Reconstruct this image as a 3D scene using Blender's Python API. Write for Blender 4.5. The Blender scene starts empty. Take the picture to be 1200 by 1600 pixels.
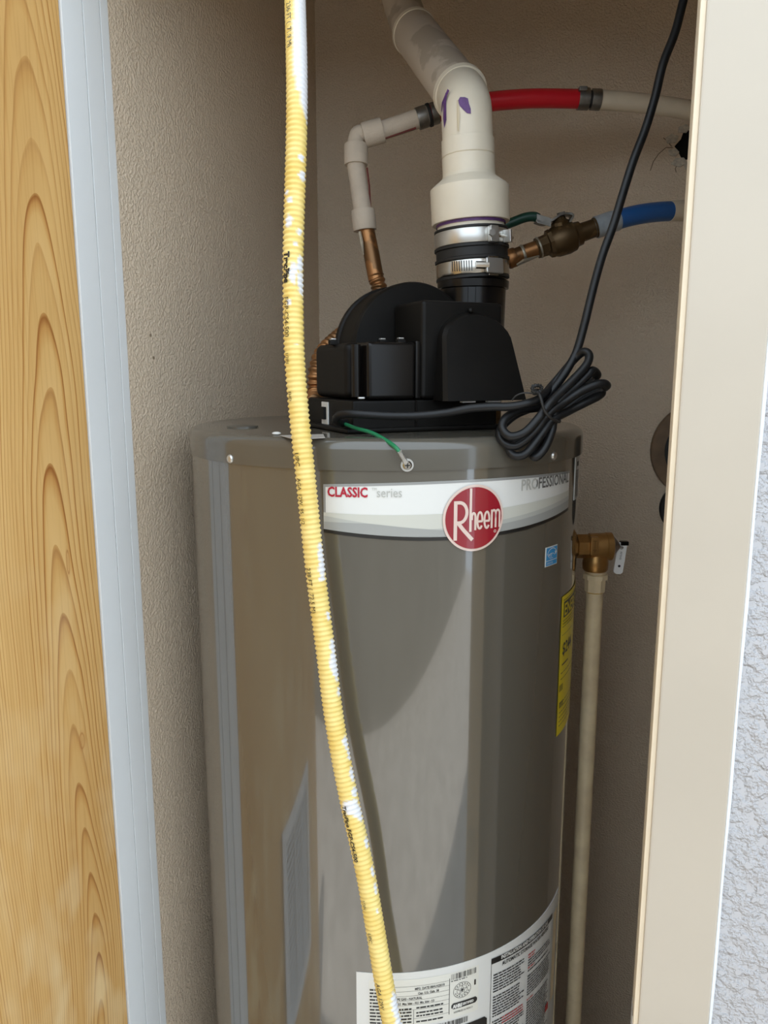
import bpy, bmesh, math, random
from mathutils import Vector, Matrix
random.seed(7)
scene = bpy.context.scene
COL = scene.collection
PI = math.pi

# ------------------------------------------------------------------ camera, sky, sun, exposure
# Frame used while measuring: X right, Y straight ahead of the lens (level), Z up, eye at EYE.
# The closet itself stands turned by PHI to that frame; the world axes are the closet's axes.
FPX = 1202.0                      # focal length for a 1200 x 1600 frame
PITCH = math.radians(10.2)
PHI = math.radians(18.0)
EYE = 1.55
cam_d = bpy.data.cameras.new('camera')
cam_d.sensor_fit = 'VERTICAL'; cam_d.sensor_height = 36.0; cam_d.lens = FPX / 1600 * 36.0
cam_d.clip_start = 0.02; cam_d.clip_end = 200
cam = bpy.data.objects.new('camera', cam_d); COL.objects.link(cam)
cam.location = (0, 0, EYE); cam.rotation_euler = (PI / 2 - PITCH, 0, PHI)
scene.camera = cam

world = bpy.data.worlds.new('sky'); scene.world = world; world.use_nodes = True
bg = world.node_tree.nodes['Background']
bg.inputs['Color'].default_value = (0.76, 0.88, 1.0, 1); bg.inputs['Strength'].default_value = 1.9

sun_d = bpy.data.lights.new('sun', 'SUN'); sun_d.energy = 4.8; sun_d.angle = math.radians(0.6)
sun_d.color = (1.0, 0.93, 0.80)
sun = bpy.data.objects.new('sun', sun_d); COL.objects.link(sun)
sun.location = (1, 2, 7)
sun.rotation_euler = Vector((-0.06, -0.26, -0.96)).to_track_quat('-Z', 'Y').to_euler()

vs = scene.view_settings
vs.view_transform = 'Standard'; vs.look = 'None'; vs.exposure = 0.46; vs.gamma = 1.0
vs.use_curve_mapping = False

# ------------------------------------------------------------------ measuring helpers
CT, ST = math.cos(PITCH), math.sin(PITCH)
TC = (0.003, 1.08); TR = 0.265                      # heater axis and radius
TOPZ = 1.482                                        # top of the heater
def ray(px, py):
    dx = (px - 600) / FPX; dy = -(py - 800) / FPX
    return dx, CT + dy * ST, -ST + dy * CT
def P(px, py, Y):
    a, b, c = ray(px, py)
    return Vector((a / b * Y, Y, EYE + c / b * Y))
def ZP(py, Y): return P(600, py, Y).z
def S(w, py, Y): return w / FPX * Y / ray(600, py)[1]
def PT(px, py, r=TR):
    X, Y, Z = ray(px, py); X /= Y; Z /= Y
    a = X * X + 1; b = -2 * (X * TC[0] + TC[1]); c = TC[0] ** 2 + TC[1] ** 2 - r * r
    d = max(b * b - 4 * a * c, 0)
    y = (-b - math.sqrt(d)) / (2 * a)
    return math.atan2(X * y - TC[0], TC[1] - y), EYE + Z * y
def TM(az, z, off=0.0):
    r = TR + off
    return Vector((TC[0] + r * math.sin(az), TC[1] - r * math.cos(az), z))
RZ = Matrix.Rotation(PHI, 4, 'Z')
def toW(v): return RZ @ Vector(v)
def toC(v): return RZ.inverted() @ Vector(v)
def wall_hit(px, py, yplane):                       # point of the closet plane y = yplane, closet axes
    a, b, c = ray(px, py)
    d = RZ @ Vector((a, b, c))
    return d * (yplane / d.y) + Vector((0, 0, EYE))

# ------------------------------------------------------------------ materials
def nd(nt, typ, loc=None, **kw):
    n = nt.nodes.new(typ)
    for k, v in kw.items():
        if k.startswith('i_'):
            n.inputs[k[2:].replace('_', ' ')].default_value = v
        else: setattr(n, k, v)
    return n
def base_mat(name):
    m = bpy.data.materials.new(name); m.use_nodes = True
    nt = m.node_tree; b = nt.nodes['Principled BSDF']
    return m, nt, b
def mat(name, col, rough=0.5, metal=0.0, var=0.0, vscale=20.0, bump=0.0, bscale=200.0, bdist=0.001,
        coat=0.0, spec=0.5, var_col=None, detail=4.0, stretch=None, coat_rough=0.03, coat_ior=1.5):
    m, nt, b = base_mat(name)
    L = nt.links
    b.inputs['Base Color'].default_value = (*col, 1)
    b.inputs['Roughness'].default_value = rough
    b.inputs['Metallic'].default_value = metal
    b.inputs['Specular IOR Level'].default_value = spec
    b.inputs['Coat Weight'].default_value = coat
    b.inputs['Coat Roughness'].default_value = coat_rough
    b.inputs['Coat IOR'].default_value = coat_ior
    tc = nd(nt, 'ShaderNodeTexCoord')
    src = tc.outputs['Object']
    if stretch:
        mp = nd(nt, 'ShaderNodeMapping'); mp.inputs['Scale'].default_value = stretch
        L.new(src, mp.inputs['Vector']); src = mp.outputs['Vector']
    if var > 0 or var_col:
        n = nd(nt, 'ShaderNodeTexNoise', i_Scale=vscale, i_Detail=detail)
        L.new(src, n.inputs['Vector'])
        r = nd(nt, 'ShaderNodeValToRGB')
        c2 = var_col if var_col else tuple(max(0, c * (1 - var)) for c in col)
        r.color_ramp.elements[0].position = 0.35; r.color_ramp.elements[1].position = 0.65
        r.color_ramp.elements[0].color = (*c2, 1); r.color_ramp.elements[1].color = (*col, 1)
        L.new(n.outputs['Fac'], r.inputs['Fac']); L.new(r.outputs['Color'], b.inputs['Base Color'])
    if bump > 0:
        n2 = nd(nt, 'ShaderNodeTexNoise', i_Scale=bscale, i_Detail=2.0)
        L.new(src, n2.inputs['Vector'])
        bp = nd(nt, 'ShaderNodeBump', i_Strength=bump, i_Distance=bdist)
        L.new(n2.outputs['Fac'], bp.inputs['Height']); L.new(bp.outputs['Normal'], b.inputs['Normal'])
    return m
def plaster(name, col, scale, dist, rough=0.85, var=0.05, spec=0.25):
    m, nt, b = base_mat(name); L = nt.links
    tc = nd(nt, 'ShaderNodeTexCoord')
    n1 = nd(nt, 'ShaderNodeTexNoise', i_Scale=scale, i_Detail=3.0, i_Roughness=0.55)
    n2 = nd(nt, 'ShaderNodeTexNoise', i_Scale=scale * 0.22, i_Detail=2.0)
    L.new(tc.outputs['Object'], n1.inputs['Vector']); L.new(tc.outputs['Object'], n2.inputs['Vector'])
    r = nd(nt, 'ShaderNodeValToRGB'); r.color_ramp.elements[0].position = 0.40; r.color_ramp.elements[1].position = 0.62
    L.new(n1.outputs['Fac'], r.inputs['Fac'])
    ad = nd(nt, 'ShaderNodeMath', operation='MULTIPLY_ADD'); ad.inputs[1].default_value = 0.5
    L.new(n2.outputs['Fac'], ad.inputs[0]); L.new(r.outputs['Color'], ad.inputs[2])
    bp = nd(nt, 'ShaderNodeBump', i_Strength=1.0, i_Distance=dist)
    L.new(ad.outputs[0], bp.inputs['Height']); L.new(bp.outputs['Normal'], b.inputs['Normal'])
    n3 = nd(nt, 'ShaderNodeTexNoise', i_Scale=3.0, i_Detail=4.0); L.new(tc.outputs['Object'], n3.inputs['Vector'])
    r3 = nd(nt, 'ShaderNodeValToRGB')
    r3.color_ramp.elements[0].color = (*[c * (1 - var) for c in col], 1); r3.color_ramp.elements[1].color = (*col, 1)
    L.new(n3.outputs['Fac'], r3.inputs['Fac']); L.new(r3.outputs['Color'], b.inputs['Base Color'])
    b.inputs['Roughness'].default_value = rough; b.inputs['Specular IOR Level'].default_value = spec
    return m
def flake(name, col, col2, scale, thr, rough=0.4, metal=0.0, bump=0.0):
    """a surface with sharp-edged worn patches of a second colour"""
    m, nt, b = base_mat(name); L = nt.links
    tc = nd(nt, 'ShaderNodeTexCoord')
    n = nd(nt, 'ShaderNodeTexNoise', i_Scale=scale, i_Detail=6.0); L.new(tc.outputs['Object'], n.inputs['Vector'])
    r = nd(nt, 'ShaderNodeValToRGB'); e = r.color_ramp.elements
    e[0].position = thr; e[0].color = (*col, 1); e[1].position = thr + 0.04; e[1].color = (*col2, 1)
    L.new(n.outputs['Fac'], r.inputs['Fac']); L.new(r.outputs['Color'], b.inputs['Base Color'])
    b.inputs['Roughness'].default_value = rough; b.inputs['Metallic'].default_value = metal
    if bump:
        bp = nd(nt, 'ShaderNodeBump', i_Strength=0.5, i_Distance=bump)
        L.new(n.outputs['Fac'], bp.inputs['Height']); L.new(bp.outputs['Normal'], b.inputs['Normal'])
    return m
def wood_mat():
    """flat-sawn pine veneer: rings of a tapering trunk cut lengthwise give the cathedral arches"""
    m, nt, b = base_mat('pine_veneer'); L = nt.links
    tc = nd(nt, 'ShaderNodeTexCoord'); sx = nd(nt, 'ShaderNodeSeparateXYZ'); L.new(tc.outputs['Object'], sx.inputs['Vector'])
    def M(op, a, bb=None, c=None):
        n = nd(nt, 'ShaderNodeMath', operation=op)
        for i, v in enumerate((a, bb, c)):
            if v is None: continue
            if isinstance(v, (int, float)): n.inputs[i].default_value = v
            else: L.new(v, n.inputs[i])
        return n.outputs[0]
    def noise(scale, sc=(1, 1, 1), detail=2.0):
        mp = nd(nt, 'ShaderNodeMapping'); mp.inputs['Scale'].default_value = sc; L.new(tc.outputs['Object'], mp.inputs['Vector'])
        n = nd(nt, 'ShaderNodeTexNoise', i_Scale=scale, i_Detail=detail); L.new(mp.outputs['Vector'], n.inputs['Vector'])
        return n.outputs['Fac']
    y, z = sx.outputs['Y'], sx.outputs['Z']
    wob = M('MULTIPLY', M('SUBTRACT', noise(1.9, (1, 1, 0.9), 1.0), 0.5), 0.05)
    wob2 = M('MULTIPLY', M('SUBTRACT', noise(24.0, (1, 1, 0.2), 2.0), 0.5), 0.006)
    u = M('SUBTRACT', M('ADD', M('ADD', y, wob), wob2), WOOD_U0)
    up = M('SUBTRACT', M('PINGPONG', M('ADD', u, 2.40), 0.40), 0.0)
    d = M('MULTIPLY_ADD', z, 0.045, -0.010)
    R = M('SQRT', M('ADD', M('MULTIPLY', up, up), M('MULTIPLY', d, d)))
    R = M('ADD', R, M('MULTIPLY', M('SUBTRACT', noise(6.0, (1, 1, 0.30), 3.0), 0.5), 0.014))
    rf = M('MULTIPLY', R, 290.0)
    f = M('FRACT', rf)
    wnz = nd(nt, 'ShaderNodeTexWhiteNoise', noise_dimensions='1D'); L.new(M('FLOOR', rf), wnz.inputs['W'])
    ramp = nd(nt, 'ShaderNodeValToRGB'); e = ramp.color_ramp.elements
    e[0].position = 0.0; e[0].color = (0.78, 0.50, 0.20, 1)
    e[1].position = 1.0; e[1].color = (0.58, 0.31, 0.095, 1)
    for p, c in ((0.55, (0.74, 0.46, 0.17, 1)), (0.80, (0.60, 0.31, 0.09, 1)), (0.93, (0.34, 0.115, 0.022, 1))):
        q = e.new(p); q.color = c
    L.new(f, ramp.inputs['Fac'])
    rmx = nd(nt, 'ShaderNodeMixRGB'); rmx.inputs['Color1'].default_value = (0.72, 0.44, 0.16, 1)
    L.new(M('MULTIPLY_ADD', M('POWER', wnz.outputs['Value'], 1.3), 0.85, 0.25), rmx.inputs['Fac']); L.new(ramp.outputs['Color'], rmx.inputs['Color2'])
    ramp = rmx
    # slow ring-to-ring tone and fine pores
    tone = nd(nt, 'ShaderNodeValToRGB'); tone.color_ramp.elements[0].color = (0.80, 0.72, 0.62, 1); tone.color_ramp.elements[1].color = (1, 1, 1, 1)
    tone.color_ramp.elements[0].position = 0.3; tone.color_ramp.elements[1].position = 0.7
    L.new(noise(9.0, (1, 1, 0.16), 3.0), tone.inputs['Fac'])
    mx = nd(nt, 'ShaderNodeMixRGB', blend_type='MULTIPLY'); mx.inputs['Fac'].default_value = 0.75
    L.new(ramp.outputs['Color'], mx.inputs['Color1']); L.new(tone.outputs['Color'], mx.inputs['Color2'])
    pore = nd(nt, 'ShaderNodeValToRGB'); pore.color_ramp.elements[0].color = (0.86, 0.80, 0.72, 1)
    pore.color_ramp.elements[0].position = 0.36; pore.color_ramp.elements[1].position = 0.5
    L.new(noise(260.0, (1, 1, 0.03), 2.0), pore.inputs['Fac'])
    mx2 = nd(nt, 'ShaderNodeMixRGB', blend_type='MULTIPLY'); mx2.inputs['Fac'].default_value = 0.5
    L.new(mx.outputs['Color'], mx2.inputs['Color1']); L.new(pore.outputs['Color'], mx2.inputs['Color2'])
    # curly figure plus warm light, painted in as pale diagonal bands low on the door
    cur = noise(7.0, (1, 2.2, 1.2), 2.0)
    lowz = M('MULTIPLY_ADD', z, -1.1, 1.65)
    lw = nd(nt, 'ShaderNodeClamp'); L.new(lowz, lw.inputs['Value'])
    cr = nd(nt, 'ShaderNodeValToRGB'); cr.color_ramp.elements[0].position = 0.48; cr.color_ramp.elements[1].position = 0.66
    L.new(cur, cr.inputs['Fac'])
    mx3 = nd(nt, 'ShaderNodeMixRGB', blend_type='MIX'); mx3.inputs['Color2'].default_value = (0.90, 0.72, 0.42, 1)
    L.new(M('MULTIPLY', M('MULTIPLY', cr.outputs['Color'], lw.outputs['Result']), 0.55), mx3.inputs['Fac'])
    L.new(mx2.outputs['Color'], mx3.inputs['Color1'])
    # two small knots, each a dark ring round a tan heart
    last = mx3.outputs['Color']
    for ky, kz, ka, kb, dark in ((-0.047, 1.11, 0.0065, 0.016, 0.75), (-0.048, 1.334, 0.0040, 0.022, 0.8)):
        dy = M('DIVIDE', M('SUBTRACT', y, ky), ka); dz = M('DIVIDE', M('SUBTRACT', z, kz), kb)
        ds = M('SQRT', M('ADD', M('MULTIPLY', dy, dy), M('MULTIPLY', dz, dz)))
        kr = nd(nt, 'ShaderNodeValToRGB'); ke = kr.color_ramp.elements
        ke[0].position = 0.0; ke[0].color = (.45, .45, .45, 1); ke[1].position = 1.0; ke[1].color = (0, 0, 0, 1)
        for p, v in ((0.45, .3), (0.62, 1.0), (0.72, .25)): q = ke.new(p); q.color = (v, v, v, 1)
        L.new(ds, kr.inputs['Fac'])
        km = nd(nt, 'ShaderNodeMixRGB'); km.inputs['Color2'].default_value = (0.42, 0.17, 0.045, 1)
        L.new(M('MULTIPLY', kr.outputs['Color'], dark), km.inputs['Fac']); L.new(last, km.inputs['Color1']); last = km.outputs['Color']
    L.new(last, b.inputs['Base Color'])
    b.inputs['Roughness'].default_value = 0.38; b.inputs['Coat Weight'].default_value = 0.15
    return m
WOOD_U0 = 0.0

M_wall = plaster('closet_plaster', (0.76, 0.615, 0.455), 270.0, 0.0010, rough=0.6, spec=0.5)
M_outwall = plaster('white_stucco', (0.56, 0.545, 0.55), 100.0, 0.0028)
M_ceil = plaster('ceiling_plaster', (0.76, 0.615, 0.455), 90.0, 0.001)
M_floor = mat('concrete', (0.50, 0.48, 0.46), 0.85, var=0.2, vscale=8, bump=0.3, bscale=120)
M_white = mat('white_trim_paint', (0.80, 0.81, 0.80), 0.38, var=0.03, vscale=6)
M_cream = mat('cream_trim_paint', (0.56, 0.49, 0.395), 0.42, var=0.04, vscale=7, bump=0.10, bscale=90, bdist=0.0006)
M_creamlit = mat('bounce_lit_cream', (0.86, 0.73, 0.54), 0.35, var=0.06, vscale=30)  # casing cream made lighter: warm bounce off the door put into the colour
M_caulk = mat('white_caulk', (0.86, 0.88, 0.90), 0.4, bump=0.2, bscale=90)
M_tank = mat('grey_enamel', (0.092, 0.082, 0.064), 0.12, coat=1.0, coat_rough=0.04, spec=0.7, coat_ior=1.66, bump=0.04, bscale=420, bdist=0.0004)
M_cap = mat('grey_cap_enamel', (0.095, 0.085, 0.067), 0.2, coat=0.6, coat_rough=0.08, bump=0.05, bscale=420, bdist=0.0004)
M_black = mat('black_plastic', (0.0065, 0.0055, 0.0045), 0.48, spec=0.2, var=0.2, vscale=40)
M_blackgloss = mat('glossy_black_plastic', (0.006, 0.005, 0.0045), 0.24, spec=0.28)
M_rubber = mat('black_rubber', (0.013, 0.012, 0.011), 0.6, var=0.3, vscale=30)
M_cord = mat('cord_rubber', (0.009, 0.009, 0.0095), 0.42, spec=0.35, var=0.3, vscale=60, bump=0.08, bscale=300)
M_pvc = mat('white_pvc', (0.78, 0.70, 0.56), 0.38, var=0.06, vscale=25)
M_pvcp = flake('painted_pvc', (0.56, 0.48, 0.385), (0.42, 0.35, 0.27), 14, 0.56, 0.7, bump=0.0006)
M_cpvc = mat('cream_cpvc', (0.84, 0.68, 0.43), 0.42, var=0.0, var_col=(0.72, 0.57, 0.36), vscale=38, detail=6)
M_copper = flake('aged_copper', (0.36, 0.17, 0.065), (0.20, 0.105, 0.045), 26, 0.50, 0.38, 0.75)
M_bronze = flake('dark_bronze', (0.10, 0.060, 0.025), (0.17, 0.105, 0.045), 40, 0.58, 0.42, 0.65)
M_brass = mat('brass', (0.55, 0.30, 0.10), 0.38, 0.8, var=0.35, vscale=40)
M_steel = mat('stainless_band', (0.58, 0.55, 0.50), 0.22, 1.0, var=0.15, vscale=60)
M_zinc = mat('zinc', (0.62, 0.61, 0.58), 0.35, 0.9)
M_crimp = mat('dull_crimp_steel', (0.30, 0.28, 0.25), 0.42, 0.9, var=0.3, vscale=80)
M_paintpipe = mat('overpainted_tube', (0.58, 0.49, 0.39), 0.75, var=0.1, vscale=60, bump=0.5, bscale=330, bdist=0.0007)
M_pexwhite = mat('white_tube', (0.70, 0.60, 0.45), 0.5, var=0.08, vscale=30)
M_pexred = mat('red_tube', (0.62, 0.012, 0.022), 0.33)
M_pexblue = mat('blue_tube', (0.020, 0.105, 0.32), 0.33)
M_sleeve = mat('clear_sleeve', (0.36, 0.39, 0.41), 0.3, var=0.3, vscale=60)
M_greengrip = mat('green_grip', (0.006, 0.050, 0.032), 0.4)
M_greenwire = mat('green_wire', (0.010, 0.19, 0.075), 0.35)
M_purple = mat('purple_primer', (0.14, 0.055, 0.22), 0.5, var=0.3, vscale=120)
M_label = mat('white_label', (0.74, 0.73, 0.69), 0.35, coat=0.5, coat_rough=0.08)
M_wave1 = mat('label_wave_light', (0.58, 0.57, 0.50), 0.35, coat=0.5, coat_rough=0.08)
M_wave2 = mat('label_wave_mid', (0.46, 0.46, 0.42), 0.35, coat=0.5, coat_rough=0.08)
M_wave3 = mat('label_wave_dark', (0.34, 0.34, 0.32), 0.35, coat=0.5, coat_rough=0.08)
M_silver = mat('label_silver_edge', (0.33, 0.33, 0.32), 0.3, 0.2, coat=0.5)
M_ink = mat('black_ink', (0.012, 0.011, 0.010), 0.4, coat=0.3)
M_inkgrey = mat('grey_ink', (0.46, 0.45, 0.41), 0.4)
M_inkgrey2 = mat('dark_grey_ink', (0.13, 0.125, 0.115), 0.4)
M_inkred = mat('red_ink', (0.42, 0.008, 0.030), 0.35, coat=0.4)
M_logored = mat('logo_red', (0.28, 0.005, 0.016), 0.3, coat=0.6, coat_rough=0.05)
M_logopink = mat('logo_white', (0.72, 0.55, 0.47), 0.3, coat=0.6, coat_rough=0.05)
M_blue = mat('label_blue', (0.020, 0.27, 0.58), 0.35, coat=0.4)
M_yellow = mat('label_yellow', (0.92, 0.72, 0.0), 0.4, coat=0.3)
M_brownring = mat('brown_collar', (0.20, 0.12, 0.06), 0.45, var=0.35, vscale=30)
M_dark = mat('dark_void', (0.004, 0.004, 0.004), 0.9)
M_chip = mat('chipped_plaster', (0.66, 0.58, 0.46), 0.9, var=0.3, vscale=200)
M_crack = mat('crack_shadow', (0.26, 0.19, 0.12), 0.9)
M_grille = mat('white_grille_enamel', (0.78, 0.82, 0.86), 0.35)
M_sidewall = plaster('tan_stucco', (0.42, 0.36, 0.29), 100.0, 0.002)
M_addedfence = mat('added_fence_boards', (0.30, 0.28, 0.25), 0.8, var=0.2, vscale=5)
M_roof = mat('porch_ceiling', (0.50, 0.47, 0.43), 0.8, var=0.05, vscale=5)
M_solder = mat('solder', (0.50, 0.45, 0.36), 0.4, 0.6, var=0.3, vscale=90)

# ------------------------------------------------------------------ mesh helpers
class MB:
    def __init__(s): s.v = []; s.f = []; s.boxy = False
    def add(s, vs_, fs):
        o = len(s.v); s.v += [Vector(v) for v in vs_]; s.f += [tuple(i + o for i in f) for f in fs]; return s
    def bm(s, b, fn=None):
        b.verts.index_update()
        return s.add([fn(v.co) if fn else v.co.copy() for v in b.verts], [[v.index for v in f.verts] for f in b.faces])
    def ring_stack(s, rings, cap0=True, cap1=True):
        n = len(rings[0]); vs_ = [p for r in rings for p in r]; fs = []
        for i in range(len(rings) - 1):
            for j in range(n):
                k = (j + 1) % n
                fs.append((i * n + j, i * n + k, (i + 1) * n + k, (i + 1) * n + j))
        if cap0: fs.append(tuple(reversed(range(n))))
        if cap1: fs.append(tuple(range((len(rings) - 1) * n, len(rings) * n)))
        return s.add(vs_, fs)
    def sweep(s, path, rad, seg=16, cap=True):
        fr = frames(path); rings = []
        for i, (p, t, u, w) in enumerate(fr):
            r = rad[i] if isinstance(rad, (list, tuple)) else (rad(i) if callable(rad) else rad)
            rings.append([p + (u * math.cos(2 * PI * j / seg) + w * math.sin(2 * PI * j / seg)) * r for j in range(seg)])
        return s.ring_stack(rings, cap, cap)
    def lathe(s, o, axis, prof, seg=32, cap=True, up=None):
        o = Vector(o); ax = Vector(axis).normalized()
        u = Vector(up) if up else (Vector((0, 0, 1)) if abs(ax.z) < 0.9 else Vector((1, 0, 0)))
        u = (u - ax * u.dot(ax)).normalized(); w = ax.cross(u)
        rings = [[o + ax * t + (u * math.cos(2 * PI * j / seg) + w * math.sin(2 * PI * j / seg)) * max(r, 1e-5)
                  for j in range(seg)] for t, r in prof]
        return s.ring_stack(rings, cap, cap)
    def prism(s, poly, vec):
        n = len(poly); v = Vector(vec)
        vs_ = [Vector(p) for p in poly] + [Vector(p) + v for p in poly]
        fs = [tuple(reversed(range(n))), tuple(range(n, 2 * n))]
        fs += [(i, (i + 1) % n, n + (i + 1) % n, n + i) for i in range(n)]
        return s.add(vs_, fs)
    def rbox(s, fn, a, b, bev=0.0, seg=2):
        bmh = bmesh.new(); bmesh.ops.create_cube(bmh, size=1.0)
        for v in bmh.verts:
            v.co = Vector([(a[i] + b[i]) / 2 + v.co[i] * (b[i] - a[i]) for i in range(3)])
        if bev > 0: bmesh.ops.bevel(bmh, geom=list(bmh.edges), offset=bev, segments=seg, affect='EDGES', profile=0.5)
        s.boxy = bev > 0; s.bm(bmh, fn); bmh.free(); return s
    def sphere(s, c, r, seg=14, rings=8, sc=(1, 1, 1)):
        bmh = bmesh.new(); bmesh.ops.create_uvsphere(bmh, u_segments=seg, v_segments=rings, radius=r)
        c = Vector(c); s.bm(bmh, lambda p: c + Vector((p.x * sc[0], p.y * sc[1], p.z * sc[2]))); bmh.free(); return s

def frames(path):
    path = [Vector(p) for p in path]; n = len(path); out = []
    t = (path[1] - path[0]).normalized()
    u = Vector((0, -1, 0)); u = u - t * u.dot(t)
    if u.length < 0.1: u = Vector((1, 0, 0)); u = u - t * u.dot(t)
    u.normalize()
    for i in range(n):
        if i == 0: tn = path[1] - path[0]
        elif i == n - 1: tn = path[-1] - path[-2]
        else: tn = path[i + 1] - path[i - 1]
        tn.normalize()
        u = (u - tn * u.dot(tn)).normalized()
        out.append((path[i], tn.copy(), u.copy(), tn.cross(u)))
    return out
def catmull(pts, n=8):
    pts = [Vector(p) for p in pts]; q = [pts[0] * 2 - pts[1]] + pts + [pts[-1] * 2 - pts[-2]]; out = []
    for i in range(1, len(q) - 2):
        a, b, c, d = q[i - 1:i + 3]
        for k in range(n):
            t = k / n
            out.append(0.5 * (2 * b + (c - a) * t + (2 * a - 5 * b + 4 * c - d) * t * t + (3 * b - a - 3 * c + d) * t ** 3))
    out.append(pts[-1]); return out
def resample(path, step):
    out = [path[0].copy()]; acc = 0.0
    for a, b in zip(path, path[1:]):
        L = (b - a).length
        if L < 1e-9: continue
        t = step - acc
        while t <= L:
            out.append(a.lerp(b, t / L)); t += step
        acc = L - (t - step)
    return out

def mk(name, mb, m, parent=None, base=None, angle=35, closet=False):
    """link one mesh object. Vertices are in the measuring frame (or closet axes with closet=True)."""
    me = bpy.data.meshes.new(name)
    b = Vector(base) if base is not None else Vector((0, 0, 0))
    me.from_pydata([tuple(v - b) for v in mb.v], [], mb.f)
    me.validate(); me.update()
    bmh = bmesh.new(); bmh.from_mesh(me); bmesh.ops.recalc_face_normals(bmh, faces=bmh.faces); bmh.to_mesh(me); bmh.free()
    for p in me.polygons: p.use_smooth = True
    me.set_sharp_from_angle(angle=math.radians(angle))
    me.materials.append(m)
    o = bpy.data.objects.new(name, me); COL.objects.link(o)
    if mb.boxy: w_ = o.modifiers.new('weighted_normals', 'WEIGHTED_NORMAL'); w_.keep_sharp = True; w_.weight = 80
    if parent is not None: o.parent = parent
    return o
def mkopen(name, mb, m, parent=None, base=None):
    """same, for open sheets whose winding is already right"""
    me = bpy.data.meshes.new(name); b = Vector(base) if base is not None else Vector((0, 0, 0))
    me.from_pydata([tuple(v - b) for v in mb.v], [], mb.f); me.validate(); me.update()
    me.materials.append(m)
    o = bpy.data.objects.new(name, me); COL.objects.link(o)
    if parent is not None: o.parent = parent
    return o
def setp(o, label=None, cat=None, group=None, kind=None):
    if label: o['label'] = label
    if cat: o['category'] = cat
    if group: o['group'] = group
    if kind: o['kind'] = kind
    return o
class Thing:
    def __init__(s, name, label, cat, base, group=None):
        s.base = Vector(base); s.o = bpy.data.objects.new(name, None); COL.objects.link(s.o)
        s.o.empty_display_size = 0.05
        s.o.location = toW(s.base); s.o.rotation_euler = (0, 0, PHI); setp(s.o, label, cat, group)
    def part(s, name, mb, m, parent=None, label=None, angle=35, open_=False):
        o = (mkopen(name, mb, m, parent or s.o, s.base) if open_ else mk(name, mb, m, parent or s.o, s.base, angle))
        if label: o['label'] = label
        return o
def struct(name, mb, m, parent=None, angle=35):
    o = mk(name, mb, m, parent, None, angle)
    if parent is None: o['kind'] = 'structure'
    return o
ID = lambda p: p
def boxes(*lst, bev=0.0):
    mb = MB()
    for a, b in lst: mb.rbox(ID, a, b, bev)
    return mb

# 2-D lettering: built-in font outlines turned into flat faces
def text2d(s, size, sx=1.0, bold=0.0, align='LEFT', spacing=1.0, shear=0.0):
    cu = bpy.data.curves.new('t', 'FONT'); cu.body = s; cu.size = size; cu.align_x = align; cu.offset = bold
    cu.space_character = spacing; cu.shear = shear; cu.resolution_u = 2
    o = bpy.data.objects.new('t', cu); COL.objects.link(o)
    bpy.context.view_layer.update()
    me = o.to_mesh()
    vs_ = [(v.co.x * sx, v.co.y) for v in me.vertices]; fs = [tuple(p.vertices) for p in me.polygons]
    o.to_mesh_clear(); bpy.data.objects.remove(o); bpy.data.curves.remove(cu)
    return vs_, fs
def stroke2d(pts, w, closed=False):
    n = len(pts); L = []; R = []
    for i in range(n):
        a = pts[(i - 1) % n] if (closed or i > 0) else pts[i]
        b = pts[(i + 1) % n] if (closed or i < n - 1) else pts[i]
        dx, dy = b[0] - a[0], b[1] - a[1]; l = math.hypot(dx, dy) or 1
        L.append((pts[i][0] - dy / l * w / 2, pts[i][1] + dx / l * w / 2)); R.append((pts[i][0] + dy / l * w / 2, pts[i][1] - dx / l * w / 2))
    vs_ = L + R; m = n if closed else n - 1
    return vs_, [(i, n + i, n + (i + 1) % n, (i + 1) % n) for i in range(m)]
def rect2d(x0, y0, x1, y1): return [(x0, y0), (x1, y0), (x1, y1), (x0, y1)], [(0, 1, 2, 3)]
class Flat:
    def __init__(s): s.v = []; s.f = []
    def add(s, d, ox=0, oy=0, k=1.0):
        o = len(s.v); s.v += [(x * k + ox, y * k + oy) for x, y in d[0]]; s.f += [tuple(i + o for i in f) for f in d[1]]; return s
    def text(s, t, x, y, size, **kw): return s.add(text2d(t, size, **kw), x, y)
    def rect(s, x0, y0, x1, y1):
        n = max(1, int(math.ceil(abs(x1 - x0) / .006)))
        return s.add(([(x0 + (x1 - x0) * i / n, y) for y in (y0, y1) for i in range(n + 1)], [(i, i + 1, n + 2 + i, n + 1 + i) for i in range(n)]))
    def to(s, fn):
        mb = MB(); mb.add([fn(x, y) for x, y in s.v], s.f); return mb
def strip(lo, hi, a0, a1, n, off, thick=0.0):
    """a sheet wrapped on the heater between two height curves"""
    mb = MB(); vs_ = []; fs = []
    for i in range(n + 1):
        a = a0 + (a1 - a0) * i / n
        l = lo(a) if callable(lo) else lo; h = hi(a) if callable(hi) else hi
        vs_ += [TM(a, l, off), TM(a, h, off)]
        if thick: vs_ += [TM(a, l, off - thick), TM(a, h, off - thick)]
    k = 4 if thick else 2
    for i in range(n):
        p, q = i * k, (i + 1) * k
        fs.append((p, q, q + 1, p + 1))
        if thick: fs += [(p + 1, q + 1, q + 3, p + 3), (p + 2, q + 2, q, p)]
    if thick: e = n * k; fs += [(0, 1, 3, 2), (e, e + 2, e + 3, e + 1)]
    return mb.add(vs_, fs)
def quad_fit(p):                                    # parabola through three (x, y)
    (x0, y0), (x1, y1), (x2, y2) = p
    def f(x):
        return (y0 * (x - x1) * (x - x2) / ((x0 - x1) * (x0 - x2)) + y1 * (x - x0) * (x - x2) / ((x1 - x0) * (x1 - x2))
                + y2 * (x - x0) * (x - x1) / ((x2 - x0) * (x2 - x1)))
    return f
D = math.radians
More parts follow.
